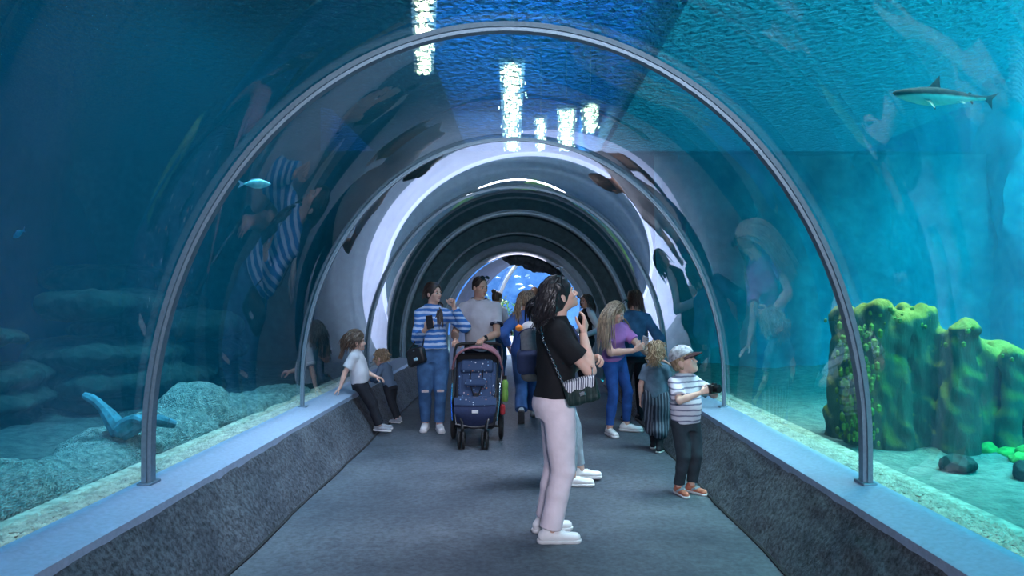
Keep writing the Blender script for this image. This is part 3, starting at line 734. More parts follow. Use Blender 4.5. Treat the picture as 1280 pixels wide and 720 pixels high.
def strands(ctx, m, n, length, comb, root_f, r=.0045, grav=.5, curl=0.0, seed=1, colliders=(), sides=4, step=.022, ty=.35):
    """tapered locks combed over the skull that then hang by their weight"""
    hw, HR, hs = ctx['hw'], ctx['HR'], ctx['hs']; rnd = random.Random(seed)
    c = np.array((0, -.014, .150)); rad = np.array((.086, .104, .096))
    Ri = HR.T; g_loc = Ri @ np.array([0, 0, -1.0])
    col = [(np.asarray(a, float), np.asarray(b, float), r_) for a, b, r_ in colliders]
    for i in range(n):
        p = np.array(root_f(rnd), float); d = p - c; p = c + d/np.linalg.norm(d/rad)
        ln = length*(.8 + .3*rnd.random()); N = max(4, int(ln/step)); pts = [hw(p)]; v = None; ph = rnd.random()*6.28; loc = p
        cb = np.array(comb(p, rnd), float)
        jit = np.array([rnd.gauss(0, .08) for _ in range(3)])
        for j in range(N):
            f = j/N; nrm = (loc - c)/rad**2; nrm = nrm/np.linalg.norm(nrm)
            dr = cb*(1 - min(1, f*1.6)) + g_loc*(grav + f*1.4) + jit
            e = np.linalg.norm((loc - c)/rad)
            if e < 1.12: dr = dr - nrm*min(0, dr @ nrm)
            dr = dr/np.linalg.norm(dr); v = dr if v is None else _u(v*.5 + dr*.6)
            loc = loc + v*step/hs
            e = np.linalg.norm((loc - c)/rad)
            if e < 1: loc = c + (loc - c)/e
            wpt = hw(loc)
            for a, b, r_ in col:
                ba = b - a; t = np.clip((wpt - a) @ ba/(ba @ ba), 0, 1); q = wpt - (a + ba*t); L = np.linalg.norm(q)
                if L < r_: wpt = a + ba*t + q/(L + 1e-9)*r_; loc = HR.T @ (wpt - hw((0, -.018, .062)))/hs + np.array((0, -.018, .062))
            if curl: wpt = wpt + HR @ np.array((sin(ph + j*1.3), cos(ph + j*1.3), .3*sin(ph + j)))*curl*(.3 + f)
            pts.append(wpt)
        K = len(pts); m.tube(pts, [r*hs*(.75 + .35*sin(pi*min(1, k/(K*.6))))*(1 if k < K*.7 else max(.15, 1 - (k - K*.7)/(K*.32))) for k in range(K)], sides, flat=None)
def hair(ctx, mat, chunk, mb=None):
    """joins the hair mass and the locks into the one hair mesh of a person"""
    v, f = chunk
    if mb and mb.v:
        m = MB(); m.v = [tuple(p) for p in v]; m.f = [tuple(int(i) for i in q) for q in f]; m.m = [0]*len(m.f)
        m.add(mb.v, mb.f); return m.build('hair', mat, ctx['root'])
    return np_obj('hair', [chunk], mat, ctx['root'])
def body_col(ctx, e=.012):
    nk, a, sd = ctx['nk'], ctx['a'], ctx['sd']; H = ctx['H']; up = ctx['axis']; out = []
    for s_ in (-1, 0, 1): out.append((a + sd*s_*.04*H, nk - up*.05*H + sd*s_*.045*H, .062*H + e))
    for nm in ('R', 'L'):
        S, el, wr = ctx['A'][nm]; out.append((nk - up*.01*H, S, .036*H + e)); out.append((S, el, .033*H + e))
    return out

# ------------------------------------------------------------------ the people in the tunnel
def V3(*a): return np.array(a, float)
C_BLACK = mat_cloth('black_jersey', (.012, .013, .016)); C_CREAM = mat_cloth('pale_pink_cotton', (.80, .70, .76)); C_WSHOE = plain('white_leather', (.74, .74, .76), .45, 0, .05)
C_WSOLE = plain('white_rubber', (.66, .66, .68), .6, 0, .06); C_GSOLE = plain('grey_rubber', (.16, .16, .17), .7)
C_STRIPE = mat_cloth('blue_white_striped_knit', (.045, .17, .50), (.46, .60, .82), .060, .55)
C_JEAN = mat_cloth('blue_denim', (.055, .135, .29), fade=.22); C_JEAN2 = mat_cloth('bright_blue_stretch_denim', (.025, .09, .32), fade=.15); C_JEANL = mat_cloth('pale_grey_denim', (.30, .38, .44), fade=.15)
C_GREY = mat_cloth('heather_grey_jersey', (.52, .53, .60)); C_NAVY = mat_cloth('navy_rib', (.02, .025, .05)); C_DARKT = mat_cloth('dark_trouser_cloth', (.022, .025, .034))
C_WHITE = mat_cloth('white_jersey', (.62, .64, .70)); C_SLATE = mat_cloth('slate_blue_jersey', (.11, .16, .24)); C_BLUE = mat_cloth('cornflower_blue_cotton', (.085, .20, .60)); C_BLUE2 = mat_cloth('light_blue_denim_trousers', (.12, .25, .58), fade=.15)
C_LILAC = mat_cloth('lilac_jersey', (.44, .20, .52)); C_DENIM = mat_cloth('denim_jacket_cloth', (.035, .12, .24), fade=.2)
C_KTEE = mat_cloth('grey_blue_tie_dye', (.14, .20, .27), fade=.3); C_HAREM = mat_cloth('striped_harem_cloth', (.05, .06, .085), (.21, .24, .30), .030, .6, 'X')
C_BTEE = mat_cloth('white_tee_with_thin_stripes', (.62, .60, .68), (.17, .17, .26), .042, .72, soft=.05); C_BJEAN = mat_cloth('charcoal_denim', (.032, .042, .055), fade=.2)
C_ORANGE = plain('coral_orange_mesh', (.52, .17, .11), .7, 0, .2); C_GSHOE = plain('grey_shoe_mesh', (.30, .33, .38), .7, 0, .2)

# woman in front -----------------------------------------------------
A_ = person(dict(label='dark-haired woman in black tee and pale trousers, nearest, gazing up', at=(.215, 4.30), yaw=84, H=1.66, vox=.0062, skin=SK_A, hyaw=80, hpitch=24, hoff=(.035, 0, .0),
    neck=(0, .0, 1.385), arms=dict(R=dict(w=(.06, .165, 1.275), hint=(.5, .35, -1), hd=(-.45, .22, .85), pn=(-.55, -.75, .1), curl=.35), L=dict(w=(-.02, .21, 1.12), hint=(-.6, -.3, -1), hd=(.55, .5, .1), pn=(.2, -.4, -.9), curl=.9)),
    legs=dict(R=dict(a=(.085, -.045, .078), toe=4), L=dict(a=(-.12, -.055, .078), toe=-6)),
    trousers=dict(mat=C_CREAM, loose=.022, knee=.078, hem=.068, waist=.36, fold=.009, ff=17, len=.965), shirt=dict(mat=C_BLACK, sleeve=.66, loose=.027, sr=.020, hem=.225, fold=.008), shoes=dict(mat=C_WSHOE, smat=C_WSOLE)))
HB = body_col(A_, .004)
mb = MB()
strands(A_, mb, 190, .255, lambda p, r: (np.sign(p[0])*.3, -.75, -.2), lambda r: (r.uniform(-.085, .085), r.uniform(-.10, .0), r.uniform(.15, .25)), r=.0078, curl=.011, seed=3, grav=.9, colliders=HB, sides=5)
strands(A_, mb, 70, .15, lambda p, r: (np.sign(p[0])*.3, -1, .05), lambda r: (r.uniform(-.07, .07), r.uniform(.03, .07), r.uniform(.215, .25)), r=.007, curl=.006, seed=4, grav=.05, colliders=HB)
hair(A_, H_BLACK, scalp(A_, H_BLACK, .016, .185, .02, extra=[Ell(A_['hw']((0, -.075, .07)), V3(.074, .045, .085), A_['HR'], .03)], disp=.006), mb)

# walker hidden behind her, only backpack, elbow and legs in view ------
B_ = person(dict(label='person in pale jeans and backpack, mostly hidden behind the black tee woman', at=(.30, 5.56), yaw=92, H=1.58, vox=.008, skin=SK_A, hyaw=95, face=True, brow=M_BROW,
    neck=(0, -.10, 1.30), arms=dict(R=dict(w=(.12, .06, 1.04), hint=(.4, -.6, -1), hd=(-.3, .6, .5), curl=.9), L=dict(w=(-.12, .06, 1.04), hint=(-.5, -.3, -1))),
    legs=dict(R=dict(a=(.07, .11, .075), hint=(0, 1, 0)), L=dict(a=(-.10, .19, .075), toe=-5)),
    trousers=dict(mat=C_JEANL, loose=.008, hem=.043, slim=True, knee=.060, len=.90), shirt=dict(mat=C_BLACK, sleeve=1.5, hem=.2), shoes=dict(mat=C_WSHOE, smat=C_WSOLE)))
mb = MB(); strands(B_, mb, 70, .2, lambda p, r: (0, -1, 0), lambda r: (r.uniform(-.08, .08), r.uniform(-.1, .04), r.uniform(.14, .25)), r=.007, seed=8, colliders=body_col(B_))
hair(B_, H_BLACK, scalp(B_, H_BLACK, .012, .18, .03), mb)

# woman in striped sweater ---------------------------------------------
W_ = person(dict(label='woman in blue and white striped sweater and ripped jeans holding a phone', at=(-1.02, 7.85), yaw=172, H=1.71, girth=.93, vox=.0075, skin=SK_A, hyaw=128, hpitch=2,
    arms=dict(R=dict(w=(.09, .29, 1.16), hint=(.45, -1, -.7), hd=(-.55, .45, .45), pn=(-.5, -.1, .8), curl=.75), L=dict(w=(-.235, .17, 1.40), hint=(-.35, -.5, -1), hd=(.15, .1, 1), pn=(.7, .5, 0), curl=1.2)),
    legs=dict(R=dict(a=(.085, -.02, .08), toe=8), L=dict(a=(-.075, .07, .08), toe=-6)),
    trousers=dict(mat=C_JEAN, loose=.022, knee=.074, hem=.058, waist=.40, fold=.008, len=.95), shirt=dict(mat=C_STRIPE, name='sweater', sleeve=1.92, loose=.022, sr=.018, hem=.24, box=.10, fold=.009), shoes=dict(mat=C_WSHOE, smat=C_WSOLE, size=1.05)))
mb = MB(); HB = body_col(W_, .012)
strands(W_, mb, 90, .18, lambda p, r: (-.3, -1, -.1), lambda r: (r.uniform(-.08, .08), r.uniform(-.09, .015), r.uniform(.17, .25)), r=.006, seed=11, colliders=HB)
hw = W_['hw']
for i in range(34):                       # tail of hair drawn over the left shoulder
    rr = random.Random(i); o = lambda s: V3(rr.gauss(0, s), rr.gauss(0, s), rr.gauss(0, s))
    sp_ = W_['A']['L'][0]; f_ = W_['R'][:, 1]; s_ = W_['R'][:, 0]
    p0 = hw((-.03, -.09, .10)) + o(.012); p1 = sp_ + s_*.07 + V3(0, 0, .09) + f_*.0 + o(.012); p2 = sp_ + s_*.075 + f_*.10 + V3(0, 0, .02) + o(.014); p3 = p2 + f_*.02 + V3(0, 0, -.13 - .05*rr.random()) + o(.02)
    mb.tube([p0, p0*.45 + p1*.55 + V3(0, 0, .0), p1, p1*.4 + p2*.6, p2, p2*.5 + p3*.5 + f_*.015, p3], [.007, .009, .010, .010, .010, .008, .002], 5)
hair(W_, H_BROWN, scalp(W_, H_BROWN, .012, .178, .03), mb)
for nm in ('R', 'L'):                      # torn knees
    J, kn_, an, lg = W_['L'][nm]; m = MB(); c = kn_ + W_['R'][:, 1]*.073 + V3(0, 0, .0)
    m.ell(c, (.042, .012, .016), Matrix(W_['R'].tolist()), 12); m.build('knee_rip', SK_A, W_['root'])
    m = MB()
    for k in range(4): m.tube([c + W_['R'][:, 0]*x + W_['R'][:, 1]*(.011 - 3*x*x) + V3(0, 0, -.011 + .007*k) for x in (-.04, -.02, 0, .02, .04)], .0022, 4)
    m.build('frayed_threads', C_WHITE, W_['root'])

# man behind the stroller ------------------------------------------------
D_ = person(dict(label='man in grey tee with dark trim pushing the stroller', at=(-.49, 8.10), yaw=190, H=1.80, build='m', vox=.0075, skin=SK_B, hyaw=138, hpitch=-6, girth=1.0, head=.236,
    neck=(0, .06, 1.495), pel=(0, -.02, .905), arms=dict(R=dict(w=(.20, .36, 1.03), hint=(.5, -1, -.2), hd=(-.2, 1, -.2), pn=(0, 0, -1), curl=.8), L=dict(w=(-.13, .40, 1.05), hint=(-.5, -1, -.1), hd=(.1, 1, -.15), pn=(0, 0, -1), curl=.8)),
    legs=dict(R=dict(a=(.11, -.12, .08), toe=8), L=dict(a=(-.11, .06, .08), toe=-8)),
    trousers=dict(mat=C_DARKT, loose=.02, hem=.06, waist=.38, knee=.078), shirt=dict(mat=C_GREY, sleeve=.66, loose=.022, sr=.022, hem=.14, trim=C_NAVY, fold=.008), shoes=dict(mat=C_DARKT, smat=C_WSOLE)))
hair(D_, H_BROWN, scalp(D_, H_BROWN, .003, .196, .075, vox=.005))

# girl sitting on the ledge ----------------------------------------------
G_ = person(dict(label='girl in white tee and dark trousers sitting on the left ledge', at=(-1.765, 7.55), yaw=88, H=1.17, kid=True, vox=.0075, skin=SK_C, hyaw=68, hpitch=0, brow=M_BROWL,
    pel=(0, -.02, .565), neck=(0, -.07, .94), arms=dict(R=dict(w=(.17, -.20, .545), hint=(.3, -1, 0), hd=(.1, -.5, -.55), pn=(0, .3, -1), curl=.2), L=dict(w=(-.05, .14, .64), hint=(-.5, -.6, -.5), hd=(.2, 1, -.3), pn=(0, 0, -1))),
    legs=dict(R=dict(a=(.03, .205, .085), pitch=-4, toe=4, hint=(0, 1, .4)), L=dict(a=(-.09, .195, .085), pitch=0, toe=-4, hint=(0, 1, .4))),
    trousers=dict(mat=C_DARKT, loose=.012, hem=.042, knee=.052, waist=.40), shirt=dict(mat=C_WHITE, sleeve=.72, loose=.018, sr=.018, hem=.16, box=.1), shoes=dict(mat=C_GSHOE, smat=C_WSOLE, laces=False)))
mb = MB(); strands(G_, mb, 260, .15, lambda p, r: (r.gauss(0, .3), -1, -.1), lambda r: (r.uniform(-.09, .09), r.uniform(-.11, .05), r.uniform(.10, .25)), r=.0052, curl=.007, seed=21, grav=.3, colliders=body_col(G_, .0))
for i in range(22):                        # loose curly tail down the neck
    rr = random.Random(i + 50); p = [G_['hw']((rr.gauss(0, .02), -.105 - .022*k + rr.gauss(0, .012), .14 - .055*k + rr.gauss(0, .01))) for k in range(5)]; mb.tube(p, [.008, .010, .011, .009, .003], 5)
hair(G_, H_MID, scalp(G_, H_MID, .012, .185, .04, disp=.006), mb)

# toddler leaning on the ledge --------------------------------------------
T_ = person(dict(label='toddler in slate blue top leaning on the ledge beside the seated girl', at=(-1.53, 8.32), yaw=-62, H=.93, kid=True, vox=.0075, skin=SK_C, hyaw=-72, hpitch=-4, head=.195,
    pel=(0, .09, .425), neck=(0, .20, .70), arms=dict(R=dict(w=(.11, .33, .52), hint=(.6, -.6, -.6), hd=(0, .7, -.5), pn=(0, 0, -1)), L=dict(w=(-.12, .30, .52), hint=(-.6, -.6, -.6), hd=(0, .7, -.5), pn=(0, 0, -1))),
    legs=dict(R=dict(a=(.06, .0, .052), toe=10), L=dict(a=(-.055, -.06, .052), toe=-6)), brow=M_BROWL,
    trousers=dict(mat=C_DARKT, loose=.010, hem=.036, waist=.36, knee=.042), shirt=dict(mat=C_SLATE, sleeve=1.85, loose=.016, sr=.013, hem=.12), shoes=dict(mat=C_GSHOE, smat=C_WSOLE, laces=False)))
mb = MB(); strands(T_, mb, 130, .07, lambda p, r: (r.gauss(0, .7), r.gauss(-.4, .6), r.gauss(0, .3)), lambda r: (r.uniform(-.09, .09), r.uniform(-.11, .06), r.uniform(.09, .25)), r=.007, curl=.008, seed=31, grav=.2, step=.014)
hair(T_, H_LIGHT, scalp(T_, H_LIGHT, .010, .182, .06, disp=.005), mb)

# woman walking away in blue ----------------------------------------------
U_ = person(dict(label='woman in blue top and trousers walking away, long streaked hair', at=(.06, 8.45), yaw=3, H=1.62, vox=.0085, skin=SK_A, face=False, hyaw=8,
    arms=dict(R=dict(w=(.23, .10, .90), hint=(.3, -1, 0)), L=dict(w=(-.22, -.06, .92), hint=(-.5, -1, 0))),
    legs=dict(R=dict(a=(.07, .22, .078), toe=2), L=dict(a=(-.05, -.26, .165), toe=-4, pitch=-48, hint=(0, 1, 0))),
    trousers=dict(mat=C_BLUE2, loose=.024, hem=.072, knee=.076, waist=.42, fold=.008), shirt=dict(mat=C_BLUE, sleeve=1.85, loose=.030, sr=.024, hem=.10, box=.15, fold=.008), shoes=dict(mat=C_WSHOE, smat=C_GSOLE)))
mb = MB(); strands(U_, mb, 170, .36, lambda p, r: (np.sign(p[0])*.5, -.4, -.5), lambda r: (r.uniform(-.085, .085), r.uniform(-.11, .05), r.uniform(.16, .25)), r=.0075, seed=41, grav=.5, colliders=body_col(U_, .012), sides=5)
hair(U_, H_STREAK, scalp(U_, H_STREAK, .012, .185, .02), mb)

# girl in lilac --------------------------------------------------------------
L_ = person(dict(label='young woman in lilac tee with long fair hair leaning over a phone', at=(1.08, 7.66), yaw=136, H=1.63, vox=.0075, skin=SK_A, hyaw=112, hpitch=-24, brow=M_BROWL,
    pel=(0, -.05, .815), neck=(.245, .13, 1.25), syaw=10, arms=dict(R=dict(w=(.25, .41, .96), hint=(.9, -.7, -.7), hd=(-.45, .8, .45), pn=(-.7, -.2, .3), curl=.7), L=dict(w=(.02, .60, .80), hint=(-.5, -.3, -.8), hd=(-.25, 1, -.1), pn=(.3, 0, -1), curl=.25)),
    legs=dict(R=dict(a=(.17, .02, .078), toe=28), L=dict(a=(-.16, .0, .078), toe=-22)),
    trousers=dict(mat=C_JEAN2, loose=.004, hem=.040, slim=True, knee=.057, waist=.40, len=.90, fold=.004), shirt=dict(mat=C_LILAC, sleeve=.62, loose=.016, sr=.018, hem=.26), shoes=dict(mat=C_WSHOE, smat=C_WSOLE, size=1.05)))
HB = body_col(L_, .020)
mb = MB(); strands(L_, mb, 240, .56, lambda p, r: (np.sign(p[0])*.9, -.40, -.3), lambda r: (r.uniform(-.085, .085), r.uniform(-.10, .015), r.uniform(.17, .25)), r=.0075, seed=51, grav=.45, colliders=HB, sides=5)
hair(L_, H_BLOND, scalp(L_, H_BLOND, .012, .185, .02), mb)

# denim jacket behind her ------------------------------------------------------
J_ = person(dict(label='dark-haired person in denim jacket, back turned behind the lilac tee', at=(1.38, 8.35), yaw=-8, H=1.62, vox=.009, skin=SK_A, face=False, hyaw=-20,
    arms=dict(R=dict(w=(.24, .06, .88), hint=(.4, -1, 0)), L=dict(w=(-.24, .06, .88), hint=(-.4, -1, 0))), legs=dict(R=dict(a=(.09, 0, .078)), L=dict(a=(-.09, .02, .078))),
    trousers=dict(mat=C_DARKT, loose=.012, hem=.05), shirt=dict(mat=C_DENIM, name='jacket', sleeve=1.9, loose=.028, sr=.022, hem=.12), shoes=dict(mat=C_DARKT, smat=C_GSOLE)))
mb = MB(); strands(J_, mb, 110, .2, lambda p, r: (0, -.8, -.4), lambda r: (r.uniform(-.085, .085), r.uniform(-.11, .05), r.uniform(.15, .25)), r=.007, seed=61, colliders=body_col(J_))
hair(J_, H_BROWN, scalp(J_, H_BROWN, .013, .18, .02), mb)

# little girl with ponytail -----------------------------------------------------
K_ = person(dict(label='small girl with ponytail, grey-blue tee and striped loose trousers, back turned', at=(1.335, 6.78), yaw=24, H=1.10, kid=True, vox=.0075, skin=SK_C, hyaw=12, hpitch=4, brow=M_BROWL,
    arms=dict(R=dict(w=(.15, .10, .52), hint=(.5, -1, 0)), L=dict(w=(-.16, .02, .50), hint=(-.4, -1, 0))), legs=dict(R=dict(a=(.055, -.10, .062), toe=0, pitch=-6), L=dict(a=(-.05, .09, .058), toe=-4)),
    trousers=dict(mat=C_HAREM, loose=.040, knee=.080, hem=.062, len=.25, waist=.42, fold=.007), shirt=dict(mat=C_KTEE, sleeve=.7, loose=.016, sr=.016, hem=.16, box=.1), shoes=dict(mat=C_DARKT, smat=C_WSOLE, laces=False)))
pr = []
for nm in ('R', 'L'):
    J, kn_, an, lg = K_['L'][nm]; pr += [Cone(kn_, kn_ + (an - kn_)*.4, .045, .046, .01), Cone(kn_ + (an - kn_)*.4, an, .046, .032, .01)]
np_obj('leggings', [sdf_mesh(pr, .007, disp=folds(5, .003))], C_DARKT, K_['root'])
mb = MB(); strands(K_, mb, 110, .10, lambda p, r: V3(0, -.12, .2) - p*.6, lambda r: (r.uniform(-.085, .085), r.uniform(-.11, .07), r.uniform(.08, .25)), r=.005, seed=71, grav=0)
for i in range(40):
    rr = random.Random(i + 90); p0 = K_['hw']((rr.gauss(0, .012), -.115, .205)); dn = K_['R'][:, 1]
    mb.tube([p0, p0 - dn*.035 + V3(rr.gauss(0, .012), 0, .015), p0 - dn*.055 + V3(rr.gauss(0, .025), rr.gauss(0, .012), -.05), p0 - dn*.05 + V3(rr.gauss(0, .035), rr.gauss(0, .02), -.12), p0 - dn*.03 + V3(rr.gauss(0, .04), rr.gauss(0, .02), -.185 - .03*rr.random())], [.006, .009, .009, .008, .002], 5)
hair(K_, H_LIGHT, scalp(K_, H_LIGHT, .009, .185, .05), mb)

# boy with cap ---------------------------------------------------------------------
Y_ = person(dict(label='boy in cap and striped tee holding a dark camera, looking up', at=(1.27, 5.30), yaw=150, H=1.15, kid=True, vox=.0068, skin=SK_C, hyaw=118, hpitch=20, brow=M_BROWL,
    arms=dict(R=dict(w=(.05, .21, .80), hint=(1, -.6, -.6), hd=(-.6, .5, .35), pn=(-.7, .1, .2), curl=.8), L=dict(w=(-.13, .20, .79), hint=(-1, -.4, -.6), hd=(.45, .55, .45), pn=(.7, .1, .2), curl=.8)),
    legs=dict(R=dict(a=(.065, .0, .060), toe=14), L=dict(a=(-.055, .015, .060), toe=-10)),
    trousers=dict(mat=C_BJEAN, loose=.012, hem=.042, knee=.052, waist=.40, len=.93, fold=.006), shirt=dict(mat=C_BTEE, sleeve=.78, loose=.020, sr=.020, hem=.13, box=.14), shoes=dict(mat=C_ORANGE, smat=C_WSOLE, patch=C_GSHOE, laces=True)))
hair(Y_, H_LIGHT, scalp(Y_, H_LIGHT, .006, .175, .05))
M_CAP = plain('pale_grey_patterned_cotton', (.36, .38, .42), .85, 0, .55, 40); M_BRIM = plain('dark_red_brim', (.035, .008, .012), .8, 0, .2)
E = lambda c, r, k=.01: Ell(Y_['hw'](c), np.array(r)*Y_['hs'], Y_['HR'], k*Y_['hs'])
up = Y_['HR'][:, 2]; tl = _u(up*.97 - Y_['HR'][:, 1]*.12)
cp = np_obj('cap', [sdf_mesh([E((0, -.008, .152), (.093, .110, .103))], .005, planes=[(-tl, -(Y_['hw']((0, .05, .158)) @ tl))])], M_CAP, Y_['root'])
m = MB(); tp = []; bt = []
for i in range(6):
    row = []
    for k in range(13):
        q = -pi*.40 + pi*.80*k/12; r0 = .090 + .072*(i/5)*max(0, cos(q*1.12))**.7
        row.append(Y_['hw']((sin(q)*(.090 + .004*i*cos(q)), -.008 + cos(q)*(r0 + .020), .160 - .004*i - .018*abs(sin(q))**2)))
    tp.append(row)
for row in tp: bt.append([p - up*.006 for p in row])
m.loft([t + b[::-1] for t, b in zip(tp, bt)]); bo = m.build('brim', M_BRIM, Y_['root']); bo.parent = cp
m = MB(); m.ell(Y_['hw']((0, -.008, .256)), (.008, .008, .005)); bo = m.build('button', M_BRIM, Y_['root']); bo.parent = cp

# figures beyond the portal -----------------------------------------------------------
for sp_, hm, ln, sd_ in ((dict(label='far person in white tee with hair in a bun, seen past the man', at=(-.44, 12.2), yaw=25, H=1.66, shirt=dict(mat=C_WHITE, sleeve=.7, hem=.12, box=.1), hyaw=40), H_MID, 0, 1),
        (dict(label='far man with short brown hair beyond the woman in blue', at=(.25, 13.4), yaw=8, H=1.76, build='m', shirt=dict(mat=C_GREY, sleeve=.6, hem=.12), hyaw=25), H_MID, 0, 2),
        (dict(label='far dark-haired woman in black top and white cardigan under the portal', at=(1.06, 11.3), yaw=-115, H=1.60, shirt=dict(mat=C_BLACK, sleeve=.7, hem=.12), hyaw=-130), H_BROWN, .26, 3)):
    sp_.update(vox=.012, skin=SK_B, face=sd_ == 3, arms=dict(R=dict(w=(.22, .12, .92), hint=(.4, -1, 0)), L=dict(w=(-.22, .12, .92), hint=(-.4, -1, 0))), legs=dict(R=dict(a=(.09, 0, .08)), L=dict(a=(-.09, .05, .08))),
        trousers=dict(mat=C_JEAN if sd_ != 3 else C_DARKT, loose=.014, hem=.055), shoes=dict(mat=C_WSHOE, smat=C_WSOLE, laces=False))
    F_ = person(sp_); mb = MB()
    if ln: strands(F_, mb, 80, ln, lambda p, r: (np.sign(p[0])*.4, -.6, -.4), lambda r: (r.uniform(-.085, .085), r.uniform(-.11, .05), r.uniform(.15, .25)), r=.009, seed=80, colliders=body_col(F_))
    ex = [Ell(F_['hw']((0, -.10, .24)), V3(.045, .045, .04), None, .01)] if sd_ == 1 else []
    hair(F_, hm, scalp(F_, hm, .006 if sd_ == 2 else .012, .185, .05 if not ln else .02, extra=ex), mb)
    if sd_ == 3:
        pr = []
        for nm in ('R', 'L'): S, el, wr = F_['A'][nm]; pr += [Cone(F_['nk'], S, .05, .062, .02), Cone(S, el, .062, .052, .02), Cone(el, wr, .052, .04, .02)]
        np_obj('cardigan', [sdf_mesh(pr, .012)], C_WHITE, F_['root'])

# ------------------------------------------------------------------ things carried, worn and pushed
M_GLOSS = plain('glossy_black', (.012, .012, .014), .15); M_BLKL = plain('black_leather', (.014, .014, .017), .35, 0, .2, 60, .2); M_CHROME = plain('chrome', (.6, .6, .62), .2, 1)
M_LENS = plain('dark_lens', (.015, .015, .02), .06); M_SCREEN = plain('phone_glass', (.02, .02, .025), .08); M_SILV = plain('silver_phone_back', (.55, .57, .62), .3, .3)
M_NAVY = plain('navy_canvas', (.018, .030, .085), .8, 0, .15, 50); M_BEIGE = plain('pale_grey_canvas', (.36, .36, .38), .85, 0, .12, 50); M_TAUPE = plain('taupe_canvas', (.12, .12, .12), .85)
M_RUB = plain('black_rubber', (.012, .012, .014), .75); M_BLKM = plain('black_frame_metal', (.02, .02, .024), .35, .6); M_PINK = plain('dusty_pink_cloth', (.38, .17, .20), .85, 0, .2, 40)
M_GREEN = plain('lime_green_plastic', (.22, .42, .08), .4); M_RED = plain('red_cloth', (.40, .03, .04), .8); M_ORG = plain('orange_plush', (.75, .24, .04), .95, 0, .2)
M_WLAB = plain('white_label', (.7, .7, .72), .6)
C_QUILT = mat_cloth('dark_green_quilted_leather', (.012, .030, .030), (.03, .055, .055), .034, .80, 'X', rough=.38)
C_FLAP = mat_cloth('white_and_navy_striped_canvas', (.72, .74, .80), (.03, .04, .10), .0135, .55, 'X', soft=.12)
def starry():
    t = NT('navy_cloth_with_star_print'); tc = t.n('TexCoord').outputs['Object']
    v = t.n('TexVoronoi', {'Vector': tc, 'Scale': 26}); d = t.ramp(v.outputs['Distance'], [(.16, (1, 1, 1, 1)), (.22, (0, 0, 0, 1))])
    s = t.n('SeparateXYZ', {0: v.outputs['Color']}).outputs['X']; c2 = t.ramp(s, [(.45, (.25, .42, .62, 1)), (.6, (.6, .65, .7, 1)), (.82, (.55, .22, .12, 1))])
    mx = t.n('MixRGB', {0: d, 1: (.022, .048, .115, 1), 2: c2})
    return t.surf(t.n('BsdfPrincipled', {'Base Color': mx.outputs[0], 'Roughness': .85}).outputs[0])
M_STAR = starry()
def R3(M): return Matrix(np.asarray(M).tolist())
def frame(x, z):
    """rotation whose columns are x, y, z from two directions"""
    x = _u(x); z = np.asarray(z, float); z = _u(z - x*(x @ z)); return np.stack([x, np.cross(z, x), z], 1)
def rbox(c, d, M, r, k=.006, vox=.006, disp=None):
    """soft box as a distance field"""
    class B_:
        def bounds(s): e = (np.abs(M)*(np.array(d)/2 + r)).sum(1) + .01; return c - e, c + e
        def d(s, X, Y, Z):
            px, py, pz = X - c[0], Y - c[1], Z - c[2]; q = [np.abs(px*M[0, i] + py*M[1, i] + pz*M[2, i]) - (d[i]/2 - r) for i in range(3)]
            return np.sqrt(sum(np.maximum(a, 0)**2 for a in q)) + np.minimum(np.maximum(np.maximum(q[0], q[1]), q[2]), 0) - r
    b = B_(); b.k = k; return b
def wp(ctx, p): return ctx['hw'](p)
def sunglasses(ctx, label, y=.060, z=.232, tilt=48):
    hw, HR, hs = ctx['hw'], ctx['HR'], ctx['hs']; t = radians(tilt)
    fw = HR @ V3(0, cos(t), sin(t)); up = HR @ V3(0, -sin(t), cos(t)); sd = HR[:, 0]; c = hw((0, y, z)) + fw*.030*hs
    root = thing('sunglasses', label, 'sunglasses', tuple(c))
    for s_ in (1, -1):
        cc = c + sd*.034*s_*hs; m = MB()
        ring = [cc + sd*cos(q)*.029*hs + up*sin(q)*.022*hs for q in np.linspace(0, 2*pi, 18, endpoint=False)]
        m.tube(ring, .0026*hs, 5, closed=True); m.build('rim', M_GLOSS, root)
        m = MB(); m.ell(cc, (.029*hs, .0035*hs, .022*hs), R3(np.stack([sd, fw, up], 1)), 14); m.build('lens', M_LENS, root)
        m = MB(); m.tube([c + sd*.063*s_*hs + up*.008*hs, c + sd*.084*s_*hs - fw*.05*hs, c + sd*.092*s_*hs - fw*.115*hs - up*.004*hs, c + sd*.086*s_*hs - fw*.14*hs - up*.025*hs], [.003*hs]*4, 5); m.build('temple', M_GLOSS, root)
    m = MB(); m.tube([c + sd*.008*hs, c + up*.004*hs + fw*.003, c - sd*.008*hs], .0026*hs, 5); m.build('bridge', M_GLOSS, root)
    return root
sunglasses(A_, 'sunglasses pushed up on the head of the woman in black tee', .052, .264, 62)
sunglasses(D_, 'sunglasses pushed up on the head of the man in grey tee', .060, .214, 40)
sunglasses(L_, 'sunglasses on the hair of the young woman in lilac', .040, .262, 60)
def phone(label, c, M, scr=M_SCREEN, back=M_GLOSS):
    root = thing('phone', label, 'phone', tuple(c)); M3 = R3(M)
    m = MB(); m.box(c, (.074, .0085, .150), M3); m.build('case', back, root, smooth=False, bevel=.003)
    m = MB(); m.box(c + M[:, 1]*-.0048, (.068, .0012, .142), M3); m.build('screen', scr, root, smooth=False)
    m = MB()
    for dx, dz in ((-.022, .058), (-.022, .040)): m.ell(c + M[:, 0]*dx + M[:, 2]*dz + M[:, 1]*.0048, (.006, .0025, .006), M3, 8)
    m.build('camera_lens', M_LENS, root); return root
w_ = W_['A']['R'][2]; hd = W_['R'] @ V3(-.55, .45, .45)
